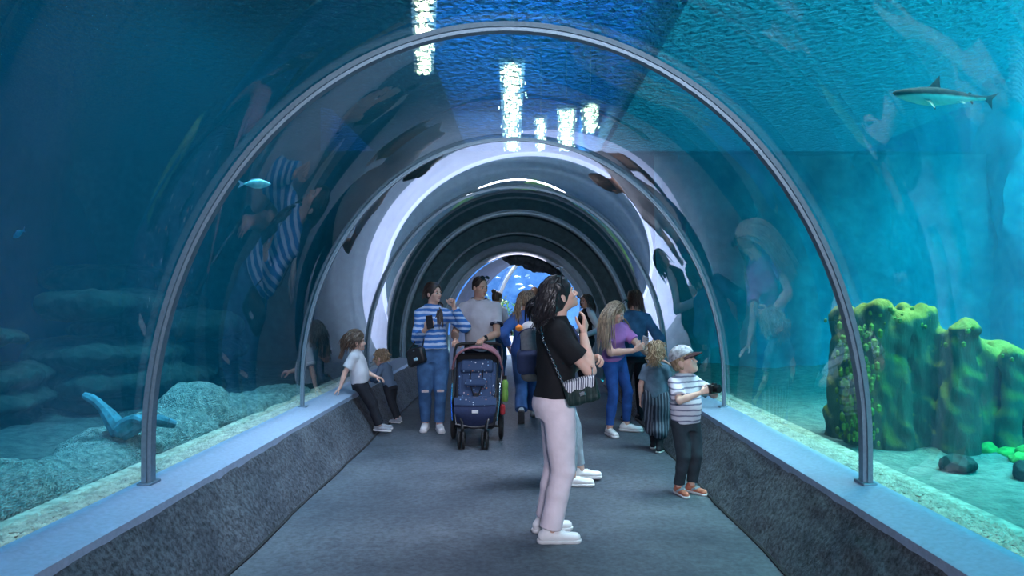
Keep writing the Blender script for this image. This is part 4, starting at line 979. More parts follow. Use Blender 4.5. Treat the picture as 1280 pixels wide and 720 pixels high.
phone('black phone in the right hand of the woman in striped sweater', w_ + _u(hd)*.085 + V3(0, -.035, .045), frame(V3(1, .15, .12), V3(-.1, .25, 1)))
w_ = L_['A']['R'][2]; hd = L_['R'] @ V3(-.45, .8, .45)
phone('pale phone held up by the young woman in lilac tee', w_ + _u(hd)*.10 + L_['R'] @ V3(-.035, .0, .035), frame(L_['R'] @ V3(.2, -.9, .35), L_['R'] @ V3(.1, .65, .75)), back=M_SILV)
# boy's camera
wr, wl = Y_['A']['R'][2], Y_['A']['L'][2]; c = (wr + wl)/2 + Y_['R'] @ V3(0, .055, .035); Mf = Y_['R']
root = thing('camera', 'small dark camera held by the boy in the cap', 'camera', tuple(c))
m = MB(); m.box(c, (.10, .045, .065), R3(Mf)); m.build('camera_body', M_GLOSS, root, bevel=.006)
m = MB(); m.tube([c + Mf[:, 1]*.02, c + Mf[:, 1]*.055], [.027, .025], 16); m.build('lens_barrel', M_BLKM, root)
m = MB(); m.box(c + Mf[:, 2]*.038, (.034, .036, .014), R3(Mf)); m.build('viewfinder', M_GLOSS, root, bevel=.004)
m = MB(); m.ell(c + Mf[:, 2]*.036 + Mf[:, 0]*.036, (.007, .007, .006)); m.build('shutter_button', M_CHROME, root)
# man's watch
S, el, wr = D_['A']['L']; u = _u(el - wr); c = wr + u*.035; root = thing('wristwatch', 'black watch on the left wrist of the man in grey tee', 'watch', tuple(c))
m = MB(); m.tube([c - u*.011, c + u*.011], [.0335, .0345], 18); m.build('strap', M_RUB, root)
n_ = V3(.2, -.75, .6); m = MB(); m.tube([c + _u(n_)*.030, c + _u(n_)*.041], [.019, .018], 14); m.build('dial', M_LENS, root)

# chain-strap bag of the front woman
y0 = 4.075; c = np.array(P(727, 489, y0)); M = frame(V3(.97, -.05, .25), V3(-.25, 0, .97))
root = thing('handbag', 'small dark quilted handbag with striped flap and chain strap', 'handbag', tuple(c))
bag = rbox(c, (.200, .075, .150), M, .026); zc = M[:, 2]
class Taper:
    pass
np_obj('bag_body', [sdf_mesh([bag], .005, disp=lambda X, Y, Z: .0022*np.cos(90*((X - c[0])*M[0, 0] + (Z - c[2])*M[2, 0])))], C_QUILT, root)
m = MB(); rows = []
for i in range(9):
    f = i/8; w_ = .096*(1 - .30*f**2.2); zz = .080 - .085*f; yy = -.030 - .016*sin(pi*min(1, .3 + f*.7)) if i else .0
    rows.append([c + M[:, 0]*(x*w_) + M[:, 1]*(yy + (.0 if abs(x) < .95 else .004)) + M[:, 2]*(zz + .005*(1 - x*x) - (.012*(1 - x*x) if i == 8 else 0)) for x in np.linspace(-1, 1, 13)])
back = [[p + M[:, 1]*.006 for p in r] for r in rows]
m.loft([r + b[::-1] for r, b in zip(rows, back)]); m.build('flap', C_FLAP, root)
m = MB(); m.tube([r[0] for r in rows] + rows[-1] + [r[-1] for r in rows[::-1]] , .0035, 5); m.build('flap_piping', M_BLKL, root)
m = MB(); m.box(c - M[:, 1]*.049 + M[:, 2]*-.008, (.036, .010, .026), R3(M)); m.build('clasp', M_CHROME, root, bevel=.004)
m = MB(); zz = .078; m.tube([c + M[:, 0]*x + M[:, 2]*zz - M[:, 1]*.012 for x in (-.098, -.05, 0, .05, .098)], .004, 6); m.build('top_rail', M_CHROME, root)
def chain(pts, n):
    m = MB(); pts = [np.asarray(p, float) for p in pts]; seg = [np.linalg.norm(b - a) for a, b in zip(pts, pts[1:])]; T = np.cumsum([0] + seg)
    at = lambda d: np.array([np.interp(d, T, [p[i] for p in pts]) for i in range(3)])
    for k in range(n):
        d = T[-1]*(k + .5)/n; p = at(d); t = _u(at(min(T[-1], d + .01)) - at(max(0, d - .01))); s_ = _u(np.cross(t, V3(0, 1, .2))); s2 = np.cross(t, s_); s_ = s_ if k % 2 else s2
        L = T[-1]/n*.72; m.tube([p + t*cos(q)*L + s_*sin(q)*.0055 for q in np.linspace(0, 2*pi, 10, endpoint=False)], .0020, 4, closed=True)
    return m
nk = A_['nk']
cl = c + M[:, 0]*-.098 + M[:, 2]*.075; cr = c + M[:, 0]*.085 + M[:, 2]*.078
chain([P(676, 408, 4.19), P(679, 425, 4.11), P(689, 447, 4.075), cl], 24).build('chain_strap', M_CHROME, root)
chain([cr, cr + V3(.0, .01, .05), A_['A']['L'][2] + V3(.03, -.02, .0)], 8).build('chain_end', M_CHROME, root)

# backpack of the hidden walker
c = V3(.095, 5.55, 1.085); M = frame(V3(1, 0, .05), V3(-.06, 0, 1)); root = thing('backpack', 'pale grey and navy backpack behind the woman in black tee', 'backpack', tuple(c - V3(0, 0, .25)))
np_obj('pack_body', [sdf_mesh([rbox(c, (.19, .31, .47), M, .075)], .008, disp=folds(3, .006, 14))], M_BEIGE, root)
np_obj('front_pocket', [sdf_mesh([rbox(c + V3(-.035, -.035, -.085), (.20, .30, .20), M, .05)], .008, disp=folds(4, .005, 18))], M_NAVY, root)
np_obj('bottom_panel', [sdf_mesh([rbox(c + V3(.0, 0, -.19), (.20, .318, .10), M, .05)], .008)], M_TAUPE, root)
for k, dy in enumerate((-.095, .02)):
    m = MB(); m.tube([c + V3(-.10 + .012*abs(t), dy, .21*t) + V3(.06*max(0, t - .7)/.3, 0, 0) for t in np.linspace(-.15, 1, 9)], .011, 6, flat=.5); m.build('webbing', M_NAVY, root)
m = MB(); m.tube([c + V3(.02*cos(q), -.156, .16) + V3(.085*cos(q) - .02, 0, .075*sin(q) - .05) for q in np.linspace(0, pi, 10)], .005, 5); m.build('zip', M_NAVY, root)
m = MB(); m.tube([c + V3(.06, -.03, .225), c + V3(.05, -.03, .27), c + V3(.05, .03, .27), c + V3(.06, .03, .225)], .010, 6); m.build('grab_handle', M_NAVY, root)
m = MB(); m.ell(c + V3(-.115, -.135, .185), (.030, .030, .028)); m.build('pompom', M_ORG, root)
for s_ in (-1, 1):
    m = MB(); m.tube([c + V3(.09, s_*.07, .19), c + V3(.19, s_*.10, .225), c + V3(.31, s_*.11, .19), c + V3(.375, s_*.10, .07), c + V3(.34, s_*.12, -.06), c + V3(.22, s_*.15, -.14), c + V3(.08, s_*.13, -.16)], .016, 6, flat=.4); m.build('shoulder_strap', M_NAVY, root)

# shoulder bag of the striped woman
c = np.array(P(521, 446, 7.60)); M = frame(V3(.95, -.15, .28), V3(-.28, 0, .95)); root = thing('shoulder_bag', 'black shoulder bag hanging at the hip of the striped sweater woman', 'handbag', tuple(c - V3(0, 0, .12)))
np_obj('bag_body', [sdf_mesh([rbox(c, (.23, .10, .19), M, .045)], .006, disp=folds(8, .010, 24))], M_BLKL, root)
m = MB(); m.tube([c + M[:, 0]*-.10 + M[:, 2]*.05, c + M[:, 2]*.075 - M[:, 1]*.05, c + M[:, 0]*.10 + M[:, 2]*.05], .004, 5); m.build('zip', M_CHROME, root)
m = MB(); m.box(c - M[:, 1]*.055 + M[:, 2]*-.02, (.05, .012, .035), R3(M)); m.build('buckle', M_CHROME, root, bevel=.003)
m = MB(); sh = W_['A']['R'][0]; m.tube([c + M[:, 0]*-.08 + M[:, 2]*.08, c + V3(-.03, .06, .16), sh + V3(-.085, -.01, -.24), sh + V3(-.07, -.02, -.02), sh + V3(.03, .0, .065), sh + V3(.09, .10, .0), sh + V3(.02, .16, -.2), c + V3(.06, .16, .2), c + M[:, 0]*.09 + M[:, 2]*.08], .008, 6, flat=.5); m.build('strap', M_BLKL, root)

# stroller --------------------------------------------------------------------------
sx, sy = -.475, 7.10
O = lambda x, y, z: V3(sx + x, sy + y, z)
root = thing('stroller', 'dark stroller with navy star-print seat and pink hood lining, pushed by the man', 'stroller', (sx, sy, 0))
def wheel(x, y, r, wd, name='wheel'):
    m = MB(); pf = [(r*.60, -wd*.35), (r*.82, -wd*.5), (r, -wd*.28), (r, wd*.28), (r*.82, wd*.5), (r*.60, wd*.35)]
    m.loft([[O(x + h, y + R_*cos(q), r + R_*sin(q)) for R_, h in pf] for q in np.linspace(0, 2*pi, 25)]); wl = m.build(name, M_RUB, root)
    m = MB(); m.tube([O(x - wd*.42, y, r), O(x + wd*.42, y, r)], r*.20, 10)
    for k in range(5): q = 2*pi*k/5; m.tube([O(x, y + r*.15*cos(q), r + r*.15*sin(q)), O(x, y + r*.64*cos(q), r + r*.64*sin(q))], r*.055, 5)
    h = m.build('hub', M_BLKM, root); h.parent = wl
for x in (-.255, .255): wheel(x, .25, .135, .05)
for x in (-.15, -.105, .085, .13): wheel(x, -.26, .088, .028)
for s_ in (-1, 1):
    m = MB(); m.tube([O(s_*.117, -.26, .10), O(s_*.117, -.27, .20), O(s_*.13, -.20, .26)], .016, 8); m.build('front_fork', M_BLKM, root)
    m = MB(); m.tube([O(s_*.13, -.20, .26), O(s_*.24, .05, .48), O(s_*.262, .22, .70), O(s_*.262, .42, .92), O(s_*.25, .50, .985)], .014, 8); m.build('side_tube', M_BLKM, root)
    m = MB(); m.tube([O(s_*.235, .25, .135), O(s_*.245, .14, .34), O(s_*.25, .05, .50)], .014, 8); m.build('rear_leg', M_BLKM, root)
    m = MB(); m.tube([O(s_*.225, -.19, .27), O(s_*.245, -.10, .45), O(s_*.25, .02, .62)], .009, 8); m.build('seat_rail', M_CHROME, root)
m = MB(); m.tube([O(-.25, .50, .985), O(-.20, .53, 1.0), O(0, .54, 1.005), O(.20, .53, 1.0), O(.25, .50, .985)], .018, 8); m.build('handlebar', M_RUB, root)
m = MB(); m.tube([O(-.24, .25, .135), O(.24, .25, .135)], .012, 8); m.build('axle', M_BLKM, root)
# seat shell, cushions, harness
Ms = frame(V3(1, 0, 0), V3(0, .42, .90))
np_obj('seat_shell', [sdf_mesh([rbox(O(0, .17, .66), (.46, .05, .56), Ms, .025)], .009)], M_BLKL, root)
pr = [rbox(O(0, .10, .60), (.33, .055, .36), Ms, .027)]
np_obj('seat_cushion', [sdf_mesh(pr, .008, disp=folds(12, .005, 20))], M_STAR, root)
np_obj('headrest', [sdf_mesh([rbox(O(0, .165, .785), (.35, .08, .155), Ms, .04)], .008, disp=folds(13, .004, 20))], M_STAR, root)
for s_ in (-1, 1):
    np_obj('side_bolster', [sdf_mesh([Cone(O(s_*.165, .06, .50), O(s_*.175, .22, .80), .030, .036, .01)], .008)], M_STAR, root)
np_obj('chest_pad', [sdf_mesh([rbox(O(0, .055, .625), (.24, .045, .085), Ms, .022)], .007)], M_STAR, root)
for s_ in (-1, 1):
    m = MB(); m.tube([O(s_*.06, .15, .77), O(s_*.065, .085, .70), O(s_*.06, .045, .60), O(s_*.02, .0, .49)], .016, 6, flat=.4); m.build('harness_strap', M_BLKL, root)
m = MB(); m.box(O(0, -.005, .50), (.06, .03, .05)); m.build('harness_buckle', M_RUB, root, bevel=.008)
np_obj('seat_base', [sdf_mesh([rbox(O(0, -.03, .455), (.40, .26, .07), np.eye(3), .033)], .008)], M_STAR, root)
rows = []
for i in range(9):
    f = i/8; w_ = .215 - .03*f**3; y = -.155 - .045*sin(pi*f) - .02*f; z = .485 - .27*f
    rows.append([O(x*w_, y + .035*x*x, z + (.035*abs(x)**3 if i > 5 else 0)) for x in np.linspace(-1, 1, 13)])
m = MB(); m.loft([r + [p + V3(0, .03, 0) for p in r[::-1]] for r in rows]); lc = m.build('leg_cover', M_NAVY, root)
m = MB(); m.box(O(.005, -.212, .365), (.065, .008, .032)); l = m.build('label', M_WLAB, root, bevel=.002); l.parent = lc
rows2 = [[p + V3(0, -.008, .0) for p in r] for r in rows[:3]]; rows2 = [[O(0, 0, 0)*0 + p + V3(0, 0, .008) for p in r] for r in rows2]
m = MB(); m.loft([r + [p + V3(0, .02, 0) for p in r[::-1]] for r in rows2]); m.build('cover_hem', M_STAR, root)
m = MB(); m.tube([O(-.215, -.14, .40), O(-.19, -.215, .235), O(0, -.235, .205), O(.19, -.215, .235), O(.215, -.14, .40)], .013, 8); m.build('footrest_bar', M_BLKM, root)
# hood folded back over the frame, lining showing
rows = []; 
for k in range(7):
    f = k/6; q0 = radians(2 + 34*f); rr = []
    for x in np.linspace(-1, 1, 17):
        a_ = pi/2*x; rr.append(O(.27*sin(a_), .33 - .34*sin(q0)*max(0, cos(a_))**.6 + .09*(1 - f), .72 + (.285 - .02*f)*max(0, cos(a_))**.75 - .06*abs(x)**4))
    rows.append(rr)
m = MB(); m.loft([r + [p*1 + V3(0, .004, -.014) for p in r[::-1]] for r in rows]); m.build('hood', M_BLKL, root)
m = MB(); m.tube([p + V3(0, -.012, .006) for p in rows[6]], .012, 7); m.build('hood_rim', M_PINK, root)
m = MB(); m.loft([[p + V3(0, -.004, .016) for p in r[9:]] + [p + V3(0, -.004, .004) for p in r[9:][::-1]] for r in rows[0:6]]); m.build('hood_cover', M_PINK, root)
np_obj('basket', [sdf_mesh([rbox(O(0, .06, .235), (.40, .38, .13), np.eye(3), .04)], .010, disp=folds(15, .008, 16))], M_BLKL, root)
# things hung on the stroller
bt = thing('bottle', 'lime green drink bottle hung on the right side of the stroller', 'bottle', tuple(O(.30, .12, .42)))
m = MB(); m.loft([[O(.30 + r*cos(q), .12 + r*sin(q), z) for q in np.linspace(0, 2*pi, 14, endpoint=False)] for r, z in ((.028, .42), (.034, .43), (.034, .52), (.028, .545), (.034, .57), (.034, .62), (.018, .65))]); m.build('flask', M_GREEN, bt)
m = MB(); m.tube([O(.30, .12, .65), O(.30, .12, .69)], [.020, .017], 12); m.build('cap', M_RUB, bt)
pc = thing('pouch', 'small red cloth pouch under the green bottle on the stroller', 'pouch', tuple(O(.265, .14, .27)))
np_obj('pouch_body', [sdf_mesh([rbox(O(.275, .12, .335), (.05, .09, .11), np.eye(3), .024)], .006, disp=folds(9, .004, 30))], M_RED, pc)
m = MB(); m.tube([O(.275, .12, .38), O(.262, .10, .45)], .004, 5); m.build('cord', M_RUB, pc)

# ------------------------------------------------------------------ life and rock behind the acrylic
def rough(seed, a, f):
    g = folds(seed, a, f); h = folds(seed + 1, a*.5, f*2.7); k_ = folds(seed + 2, a*.28, f*6.1)
    return lambda X, Y, Z: g(X, Y, Z) + h(X, Y, Z) + k_(X, Y, Z)
M_MOSSY = mat_rock('mossy_green_rock', (.035, .075, .055, 1), (.13, .20, .13, 1), 4.5, 1.0, (.34, .27, .05, 1), .22)
M_REEF = mat_rock('dark_reef_rock', (.012, .028, .026, 1), (.045, .08, .065, 1), 3, .9)
M_RUBBLE = mat_rock('pale_coral_rubble', (.10, .20, .19, 1), (.44, .56, .50, 1), 20, 1.0)
M_MOSS = plain('yellow_green_moss', (.16, .25, .035), .95, 0, .5, 18, .6); M_ALGA = plain('bright_green_alga', (.10, .42, .07), .8, 0, .4, 12)
M_CORAL = plain('teal_coral', (.05, .22, .28), .8, 0, .4, 20, .4)
rd = random.Random(5)
# mossy tower on the right
pr = []; tops = []
for i in range(64):
    u = rd.random(); x = 2.62 + 1.36*u; y = 5.22 - .35*u + rd.uniform(-.28, .42); zt = (1.44 + .05*rd.random() if u < .30 else (1.40 - .22*(u - .3)/.3 if u < .6 else 1.20 - .10*(u - .6)/.4)) - .10*rd.random()
    r = .06 + .075*rd.random(); pr.append(Cone((x, y, .30), (x + rd.uniform(-.03, .03), y + rd.uniform(-.03, .03), zt - r*.6), r*1.15, r*.92, .025)); tops.append((x, y, zt, r))
for x, y, zt, r in tops[::3]: pr.append(Ell((x, y, zt - .05), (r*1.08, r*1.08, .05), None, .04))
root = thing('rock_tower', 'tall moss-covered rock pillar standing in the tank on the right', 'rock', (3.3, 5.2, .3))
np_obj('rock', [sdf_mesh(pr, .018, disp=rough(40, .030, 9))], M_MOSSY, root)
tuft = MB()
for i in range(700):
    if i < 420: x, y, zt, r = rd.choice(tops); q = rd.random()*6.28; p = V3(x + r*1.05*cos(q)*rd.random()**.5, y + r*1.05*sin(q), zt - .03 - abs(rd.gauss(0, .05)))
    else: x = 2.50 + rd.gauss(0, .05); p = V3(x, 5.10 + rd.gauss(0, .12), .45 + rd.random()*.85)
    s_ = .008 + .014*rd.random(); tuft.ell(p, (s_, s_, s_*(1.2 if i < 420 else 1.7)), None, 6)
stuff(tuft.build('moss', M_MOSS, root))
# coral rubble heaps against the left panes
for k, (pts, lab) in enumerate((([(-2.95, 2.55, .16, .22), (-2.95, 3.1, .20, .30), (-2.85, 3.55, .22, .24), (-2.80, 3.9, .16, .14), (-3.15, 3.3, .3, .18)], 'pale teal coral rubble heap at the left edge of the picture'),
        ([(-2.80, 4.35, .16, .14), (-2.85, 4.8, .2, .20), (-2.85, 5.25, .2, .22), (-2.80, 5.5, .18, .20)], 'coral rubble heap behind the widest rib on the left'),
        ([(-2.85, 5.95, .2, .38), (-2.75, 6.4, .2, .20), (-2.7, 7.0, .2, .14), (-2.7, 7.7, .2, .13)], 'tallest coral rubble heap, beside the second rib on the left'))):
    pr = [Ell((x, y, .40), (r + .16, r + .20, h), None, .10) for x, y, r, h in pts]
    o = np_obj('rubble_heap', [sdf_mesh(pr, .018, disp=rough(50 + k, .022, 16))], M_RUBBLE); tag(o, lab, 'coral rubble', 'coral rubble heaps on the left')
# dark reef further back on the left
for k, (x, y, w_, h, lab) in enumerate(((-5.2, 5.6, 1.0, .85, 'dark layered reef rock in the deep left of the tank'), (-4.3, 7.6, .9, 1.15, 'dark reef rock behind the widest rib on the left'), (-5.4, 9.6, 1.3, 1.5, 'tallest dark reef rock in the far left of the tank'))):
    pr = [Ell((x + rd.uniform(-.3, .3), y + rd.uniform(-.5, .5), .4 + h*f), (w_*(1 - .4*f), w_*1.2*(1 - .4*f), h*.16), None, .05) for f in (0, .22, .45, .7, .9)]
    o = np_obj('reef_rock', [sdf_mesh(pr, .035, disp=rough(70 + k, .05, 6))], M_REEF); tag(o, lab, 'rock', 'dark reef rocks on the left')
def coral(label, base, dirs, mat):
    root = thing('coral', label, 'coral', base); m = MB()
    for d, L, r in dirs:
        d = _u(d); pts = [np.array(base) + d*L*f + V3(0, 0, .05*sin(f*3)) for f in np.linspace(0, 1, 7)]
        m = MB(); m.tube(pts, [r*(1.15 - .75*f) + .006*sin(9*f) for f in np.linspace(0, 1, 7)], 9); m.build('branch', mat, root)
    return root
coral('teal finger coral leaning left behind the widest rib', (-2.72, 4.62, .60), (((-.62, .1, .55), .36, .05), ((-.4, .3, .12), .20, .05), ((.6, .2, .10), .30, .06), ((.7, .5, .02), .34, .06), ((.3, -.1, .12), .22, .05)), M_CORAL)
for x, y, s_, lab in ((3.42, 4.55, 1, 'bright green coral clump at the right edge of the picture'),):
    root = thing('coral', lab, 'coral', (x, y, .35))
    for i in range(9):
        px, py = x + rd.gauss(0, .10), y + rd.gauss(0, .10); r = .04 + .03*rd.random(); np_obj('lobe', [sdf_mesh([Ell((px, py, .40 + rd.random()*.12), (r*1.3, r, r*.8))], .008, disp=rough(200 + i, .012, 30))], M_ALGA, root)
for k, (x, y, r, lab) in enumerate(((3.2, 4.2, .12, 'rounded stone at the foot of the rock tower'), (2.85, 4.45, .09, 'small stone in front of the rock tower'), (3.75, 4.75, .14, 'stone beside the green coral clump'))):
    o = np_obj('stone', [sdf_mesh([Ell((x, y, .42), (r*1.2, r, r*.7)), Ell((x + r*.6, y + r*.3, .41), (r*.8, r*.7, r*.5), None, .02)], .010, disp=rough(90 + k, .020, 18))], M_REEF); tag(o, lab, 'stone', 'stones by the rock tower')
# gravel strips along the glass
M_GRAV = plain('cream_gravel', (.46, .42, .32), .9, 0, .45, 14)
for sg, side in ((-1, 'left'), (1, 'right')):
    V = []; F = []; rg = np.random.RandomState(3 + sg); n = 0
    oc = np.array([(1, 0, 0), (-1, 0, 0), (0, 1, 0), (0, -1, 0), (0, 0, 1), (0, 0, -1)], float); of = np.array([(0, 2, 4), (2, 1, 4), (1, 3, 4), (3, 0, 4), (2, 0, 5), (1, 2, 5), (3, 1, 5), (0, 3, 5)])
    N = 15000; cx = XC + sg*(2.062 + .30*rg.random(N)**1.1); cy = .8 + 11.0*rg.random(N); s_ = .008 + .009*rg.random(N)
    far_ = (np.abs(cx - XC) - 2.06)/.3; cz = .462 + .012*rg.random(N) - .03*far_**2; th = rg.random(N)*6.28
    for q in range(6):
        ox = oc[q, 0]*np.cos(th) - oc[q, 1]*np.sin(th); oy = oc[q, 0]*np.sin(th) + oc[q, 1]*np.cos(th)
        V.append(np.stack([cx + ox*s_*1.2, cy + oy*s_, cz + oc[q, 2]*s_*.7], 1))
    V = np.stack(V, 1).reshape(-1, 3); F = (np.arange(N)[:, None, None]*6 + of[None]).reshape(-1, 3)
    b = MB(); b.box((XC + sg*2.21, 6.3, .425), (.30, 11.2, .065))
    b.v += [tuple(p) for p in V]; b.f += [tuple(f + 8) for f in F]; b.m = [0]*len(b.f)
    o = b.build('gravel', M_GRAV, smooth=False); tag(o, 'strip of cream gravel along the foot of the %s-hand acrylic' % side, 'gravel', kind='stuff')
# reef shark, facing left
def shark():
    L = .84; c = np.array(P(1179, 121, 5.5)); hd = V3(-.985, -.10, .035); hd = _u(hd); sd = _u(np.cross(hd, V3(0, 0, 1))); up = np.cross(sd, hd)
    G = lambda x, y, z: c + (hd*(x - .47) + sd*y + up*z)*L
    root = thing('shark', 'small reef shark swimming left at the upper right of the tank', 'shark', tuple(c - V3(0, 0, .06)))
    st = [(.985, .006, .006, .004), (.96, .022, .018, .004), (.90, .045, .034, 0), (.82, .060, .050, -.004), (.70, .072, .066, -.006), (.58, .074, .072, -.006), (.45, .062, .062, -.002), (.30, .040, .044, .004), (.18, .022, .026, .008), (.08, .013, .019, .012), (.03, .008, .016, .014)]
    m = MB(); m.loft([[G(x, ry*1.15*cos(q), rz*1.22*sin(q) + z0) for q in np.linspace(0, 2*pi, 20, endpoint=False)] for x, ry, rz, z0 in st])
    t = NT('countershaded_bounce_shark_skin'); tc = t.n('TexCoord').outputs['Object']; z = t.n('SeparateXYZ', {0: tc}).outputs['Z']; nz = t.n('TexNoise', {'Vector': tc, 'Scale': 12, 'Detail': 3}).outputs['Fac']
    zz = t.n('Math', {0: z, 1: t.n('Math', {0: nz, 1: .02}, operation='MULTIPLY').outputs[0]}, operation='ADD').outputs[0]
    cr = t.ramp(t.n('MapRange', {0: zz, 1: .04, 2: .10}).outputs[0], [(.25, (.80, .85, .75, 1)), (.55, (.016, .020, .026, 1))])  # countershading exaggerated: belly lightened for bounce light, back darkened against the lamp
    MS = t.surf(t.n('BsdfPrincipled', {'Base Color': cr, 'Roughness': .8, 'Specular IOR Level': .1}).outputs[0]); MD = plain('dark_fin', (.014, .018, .024), .8); MPL = plain('pale_fin', (.13, .16, .15), .6, 0, .2); MT = plain('black_fin_tip', (.012, .014, .018), .6)
    m.build('body', MS, root)
    def fin(name, prof, mat, off=V3(0, 0, 0), th=.006):
        ctr = np.mean(prof, 0); m = MB(); n = _u(np.cross(np.array(prof[1]) - prof[0], np.array(prof[2]) - prof[0])); sub = []
        for a, b in zip(prof, prof[1:] + prof[:1]): sub += [np.array(a), (np.array(a) + b)/2]
        m.v = [tuple(p) for p in sub] + [tuple(ctr + n*th*L), tuple(ctr - n*th*L)]; k = len(sub)
        for i in range(k): m.f += [(i, (i+1) % k, k), ((i+1) % k, i, k+1)]
        m.m = [0]*len(m.f); return m.build(name, mat, root)
    fin('dorsal_fin', [G(.64, 0, .070), G(.57, 0, .14), G(.515, 0, .205), G(.51, 0, .13), G(.50, 0, .065)], MD)
    fin('second_dorsal_fin', [G(.235, 0, .035), G(.205, 0, .062), G(.18, 0, .055), G(.185, 0, .03)], MD)
    for s_, nm in ((-1, MPL), (1, MPL)):
        fin('pectoral_fin', [G(.74, s_*.055, -.035), G(.68, s_*.10, -.10), G(.64, s_*.125, -.165), G(.64, s_*.09, -.10), G(.65, s_*.05, -.035)] if s_ < 0 else [G(.74, .06, -.02), G(.64, .16, .015), G(.56, .22, .03), G(.60, .13, -.01), G(.65, .06, -.03)], MPL)
    fin('fin_tip', [G(.655, -.121, -.150), G(.64, -.127, -.172), G(.632, -.113, -.150), G(.64, -.113, -.140)], MT, th=.009)
    fin('pelvic_fin', [G(.36, -.03, -.04), G(.30, -.06, -.075), G(.28, -.055, -.06), G(.30, -.03, -.035)], MPL)
    fin('anal_fin', [G(.21, 0, -.012), G(.17, 0, -.06), G(.16, 0, -.045), G(.175, 0, -.006)], MD)
    fin('tail_fin', [G(.05, 0, .03), G(-.02, 0, .045), G(-.105, 0, .075), G(-.05, 0, .02), G(-.035, 0, -.005), G(-.04, 0, -.09), G(.01, 0, -.03), G(.05, 0, .0)], MD)
    for s_ in (-1, 1):
        m = MB(); m.ell(G(.925, s_*.035, .010), V3(.007, .005, .007)*L, None, 8); m.build('eye', MT, root)
    m = MB(); m.tube([G(.945, -.020, -.018), G(.92, -.034, -.022), G(.895, -.044, -.014)], .003*L, 5); m.build('mouth', MT, root)
shark()
def fish_mesh(L, c, hd, mats, name, label, cat, parts=True, group=None):
    hd = _u(hd); sd = _u(np.cross(hd, V3(0, 0, 1))); up = np.cross(sd, hd); c = np.asarray(c, float)
    G = lambda x, y, z: c + (hd*(x - .5) + sd*y + up*z)*L
    st = [(1, .006, .008), (.95, .035, .05), (.85, .058, .10), (.68, .066, .15), (.5, .055, .14), (.34, .034, .085), (.22, .016, .035), (.17, .01, .028)]
    m = MB(); m.loft([[G(x, ry*cos(q), rz*sin(q)) for q in np.linspace(0, 2*pi, 12, endpoint=False)] for x, ry, rz in st])
    t_ = MB(); t_.add([G(.19, .006, .025), G(.19, .006, -.025), G(.0, 0, .14), G(.07, 0, 0), G(.0, 0, -.14), G(.19, -.006, .025), G(.19, -.006, -.025)], [(0, 2, 3), (0, 3, 1), (1, 3, 4), (5, 3, 2), (5, 6, 3), (6, 4, 3)])
    if not parts:
        m.add(t_.v, t_.f); o = m.build(name, mats[0]); return tag(o, label, cat, group)
    root = thing(name, label, cat, tuple(c - V3(0, 0, L*.15)), group); m.build('body', mats[0], root); t_.build('tail', mats[1], root)
    d = MB(); d.add([G(.75, .004, .135), G(.62, .003, .20), G(.40, .003, .15), G(.36, .003, .09), G(.75, -.004, .135), G(.62, -.003, .20), G(.40, -.003, .15), G(.36, -.003, .09)], [(0, 1, 2, 3), (7, 6, 5, 4), (0, 4, 5, 1), (1, 5, 6, 2), (2, 6, 7, 3)]); d.build('dorsal_fin', mats[1], root)
    for s_ in (1, -1): e = MB(); e.ell(G(.90, s_*.043, .02), V3(.018, .008, .018)*L, None, 8); e.build('eye', M_GLOSS, root)
    return root
M_FISH = plain('turquoise_fish_scales', (.16, .62, .66), .35, .2, .2, 30); M_FIN = plain('pale_fish_tail', (.40, .55, .70), .5); M_SIL = plain('silver_sparkle', (.55, .66, .78), .3, .3)
fish_mesh(.26, P(318, 230, 5.6), V3(1, .15, .02), (M_FISH, M_FIN), 'fish', 'turquoise fish just inside the widest rib on the left', 'fish')
fish_mesh(.22, P(24, 292, 6.5), V3(-.8, .4, -.3), (M_FISH, M_FIN), 'fish', 'small dim fish at the far left edge of the tank', 'fish')

# ------------------------------------------------------------------ the second tunnel beyond the portal
def x2(y): return XC + max(0, y - 14.2)*.10 + .034*max(0, y - 14.2)**2
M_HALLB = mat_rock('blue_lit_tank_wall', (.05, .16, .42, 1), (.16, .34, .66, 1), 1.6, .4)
A2, B2 = 1.62, 2.25
def arch2(y, a=A2, b=B2, zl=-.02): return arch(y, a, b, ZC, zl, xc=x2(y))
m = MB(); m.loft([arch2(y, AW*.743, AB*.748) for y in np.linspace(14.55, 16.4, 5)], closed=False, cap=False); struct(m.build('wall_far_lining', M_PORTAL_IN))
for k, (y0, y1) in enumerate(((16.4, 18.2), (18.2, 21.2), (21.2, 24.2), (24.2, 27.0))):
    m = MB(); m.loft([arch2(y, zl=.45) for y in np.linspace(y0, y1, 6)], closed=False, cap=False); o = m.build('window_%d' % (k + 6), M_ACR); struct(o)
    bm = bmesh.new(); bm.from_mesh(o.data); pc_ = bm.faces[:][len(bm.faces)//2]
    if pc_.normal.z > 0: bmesh.ops.reverse_faces(bm, faces=bm.faces)
    bm.to_mesh(o.data); bm.free()
for sg in (-1, 1):
    m = MB(); m.loft([[Vector((x2(y) + sg*1.30, y, -.01)), Vector((x2(y) + sg*1.50, y, .44)), Vector((x2(y) + sg*1.75, y, .44)), Vector((x2(y) + sg*1.75, y, -.01))] for y in np.linspace(16.4, 27, 12)]); struct(m.build('wall_far_left' if sg < 0 else 'wall_far_right', M_PORTAL_IN))
M_WRIB = plain('white_painted_rib', (.80, .82, .85), .35, .1)
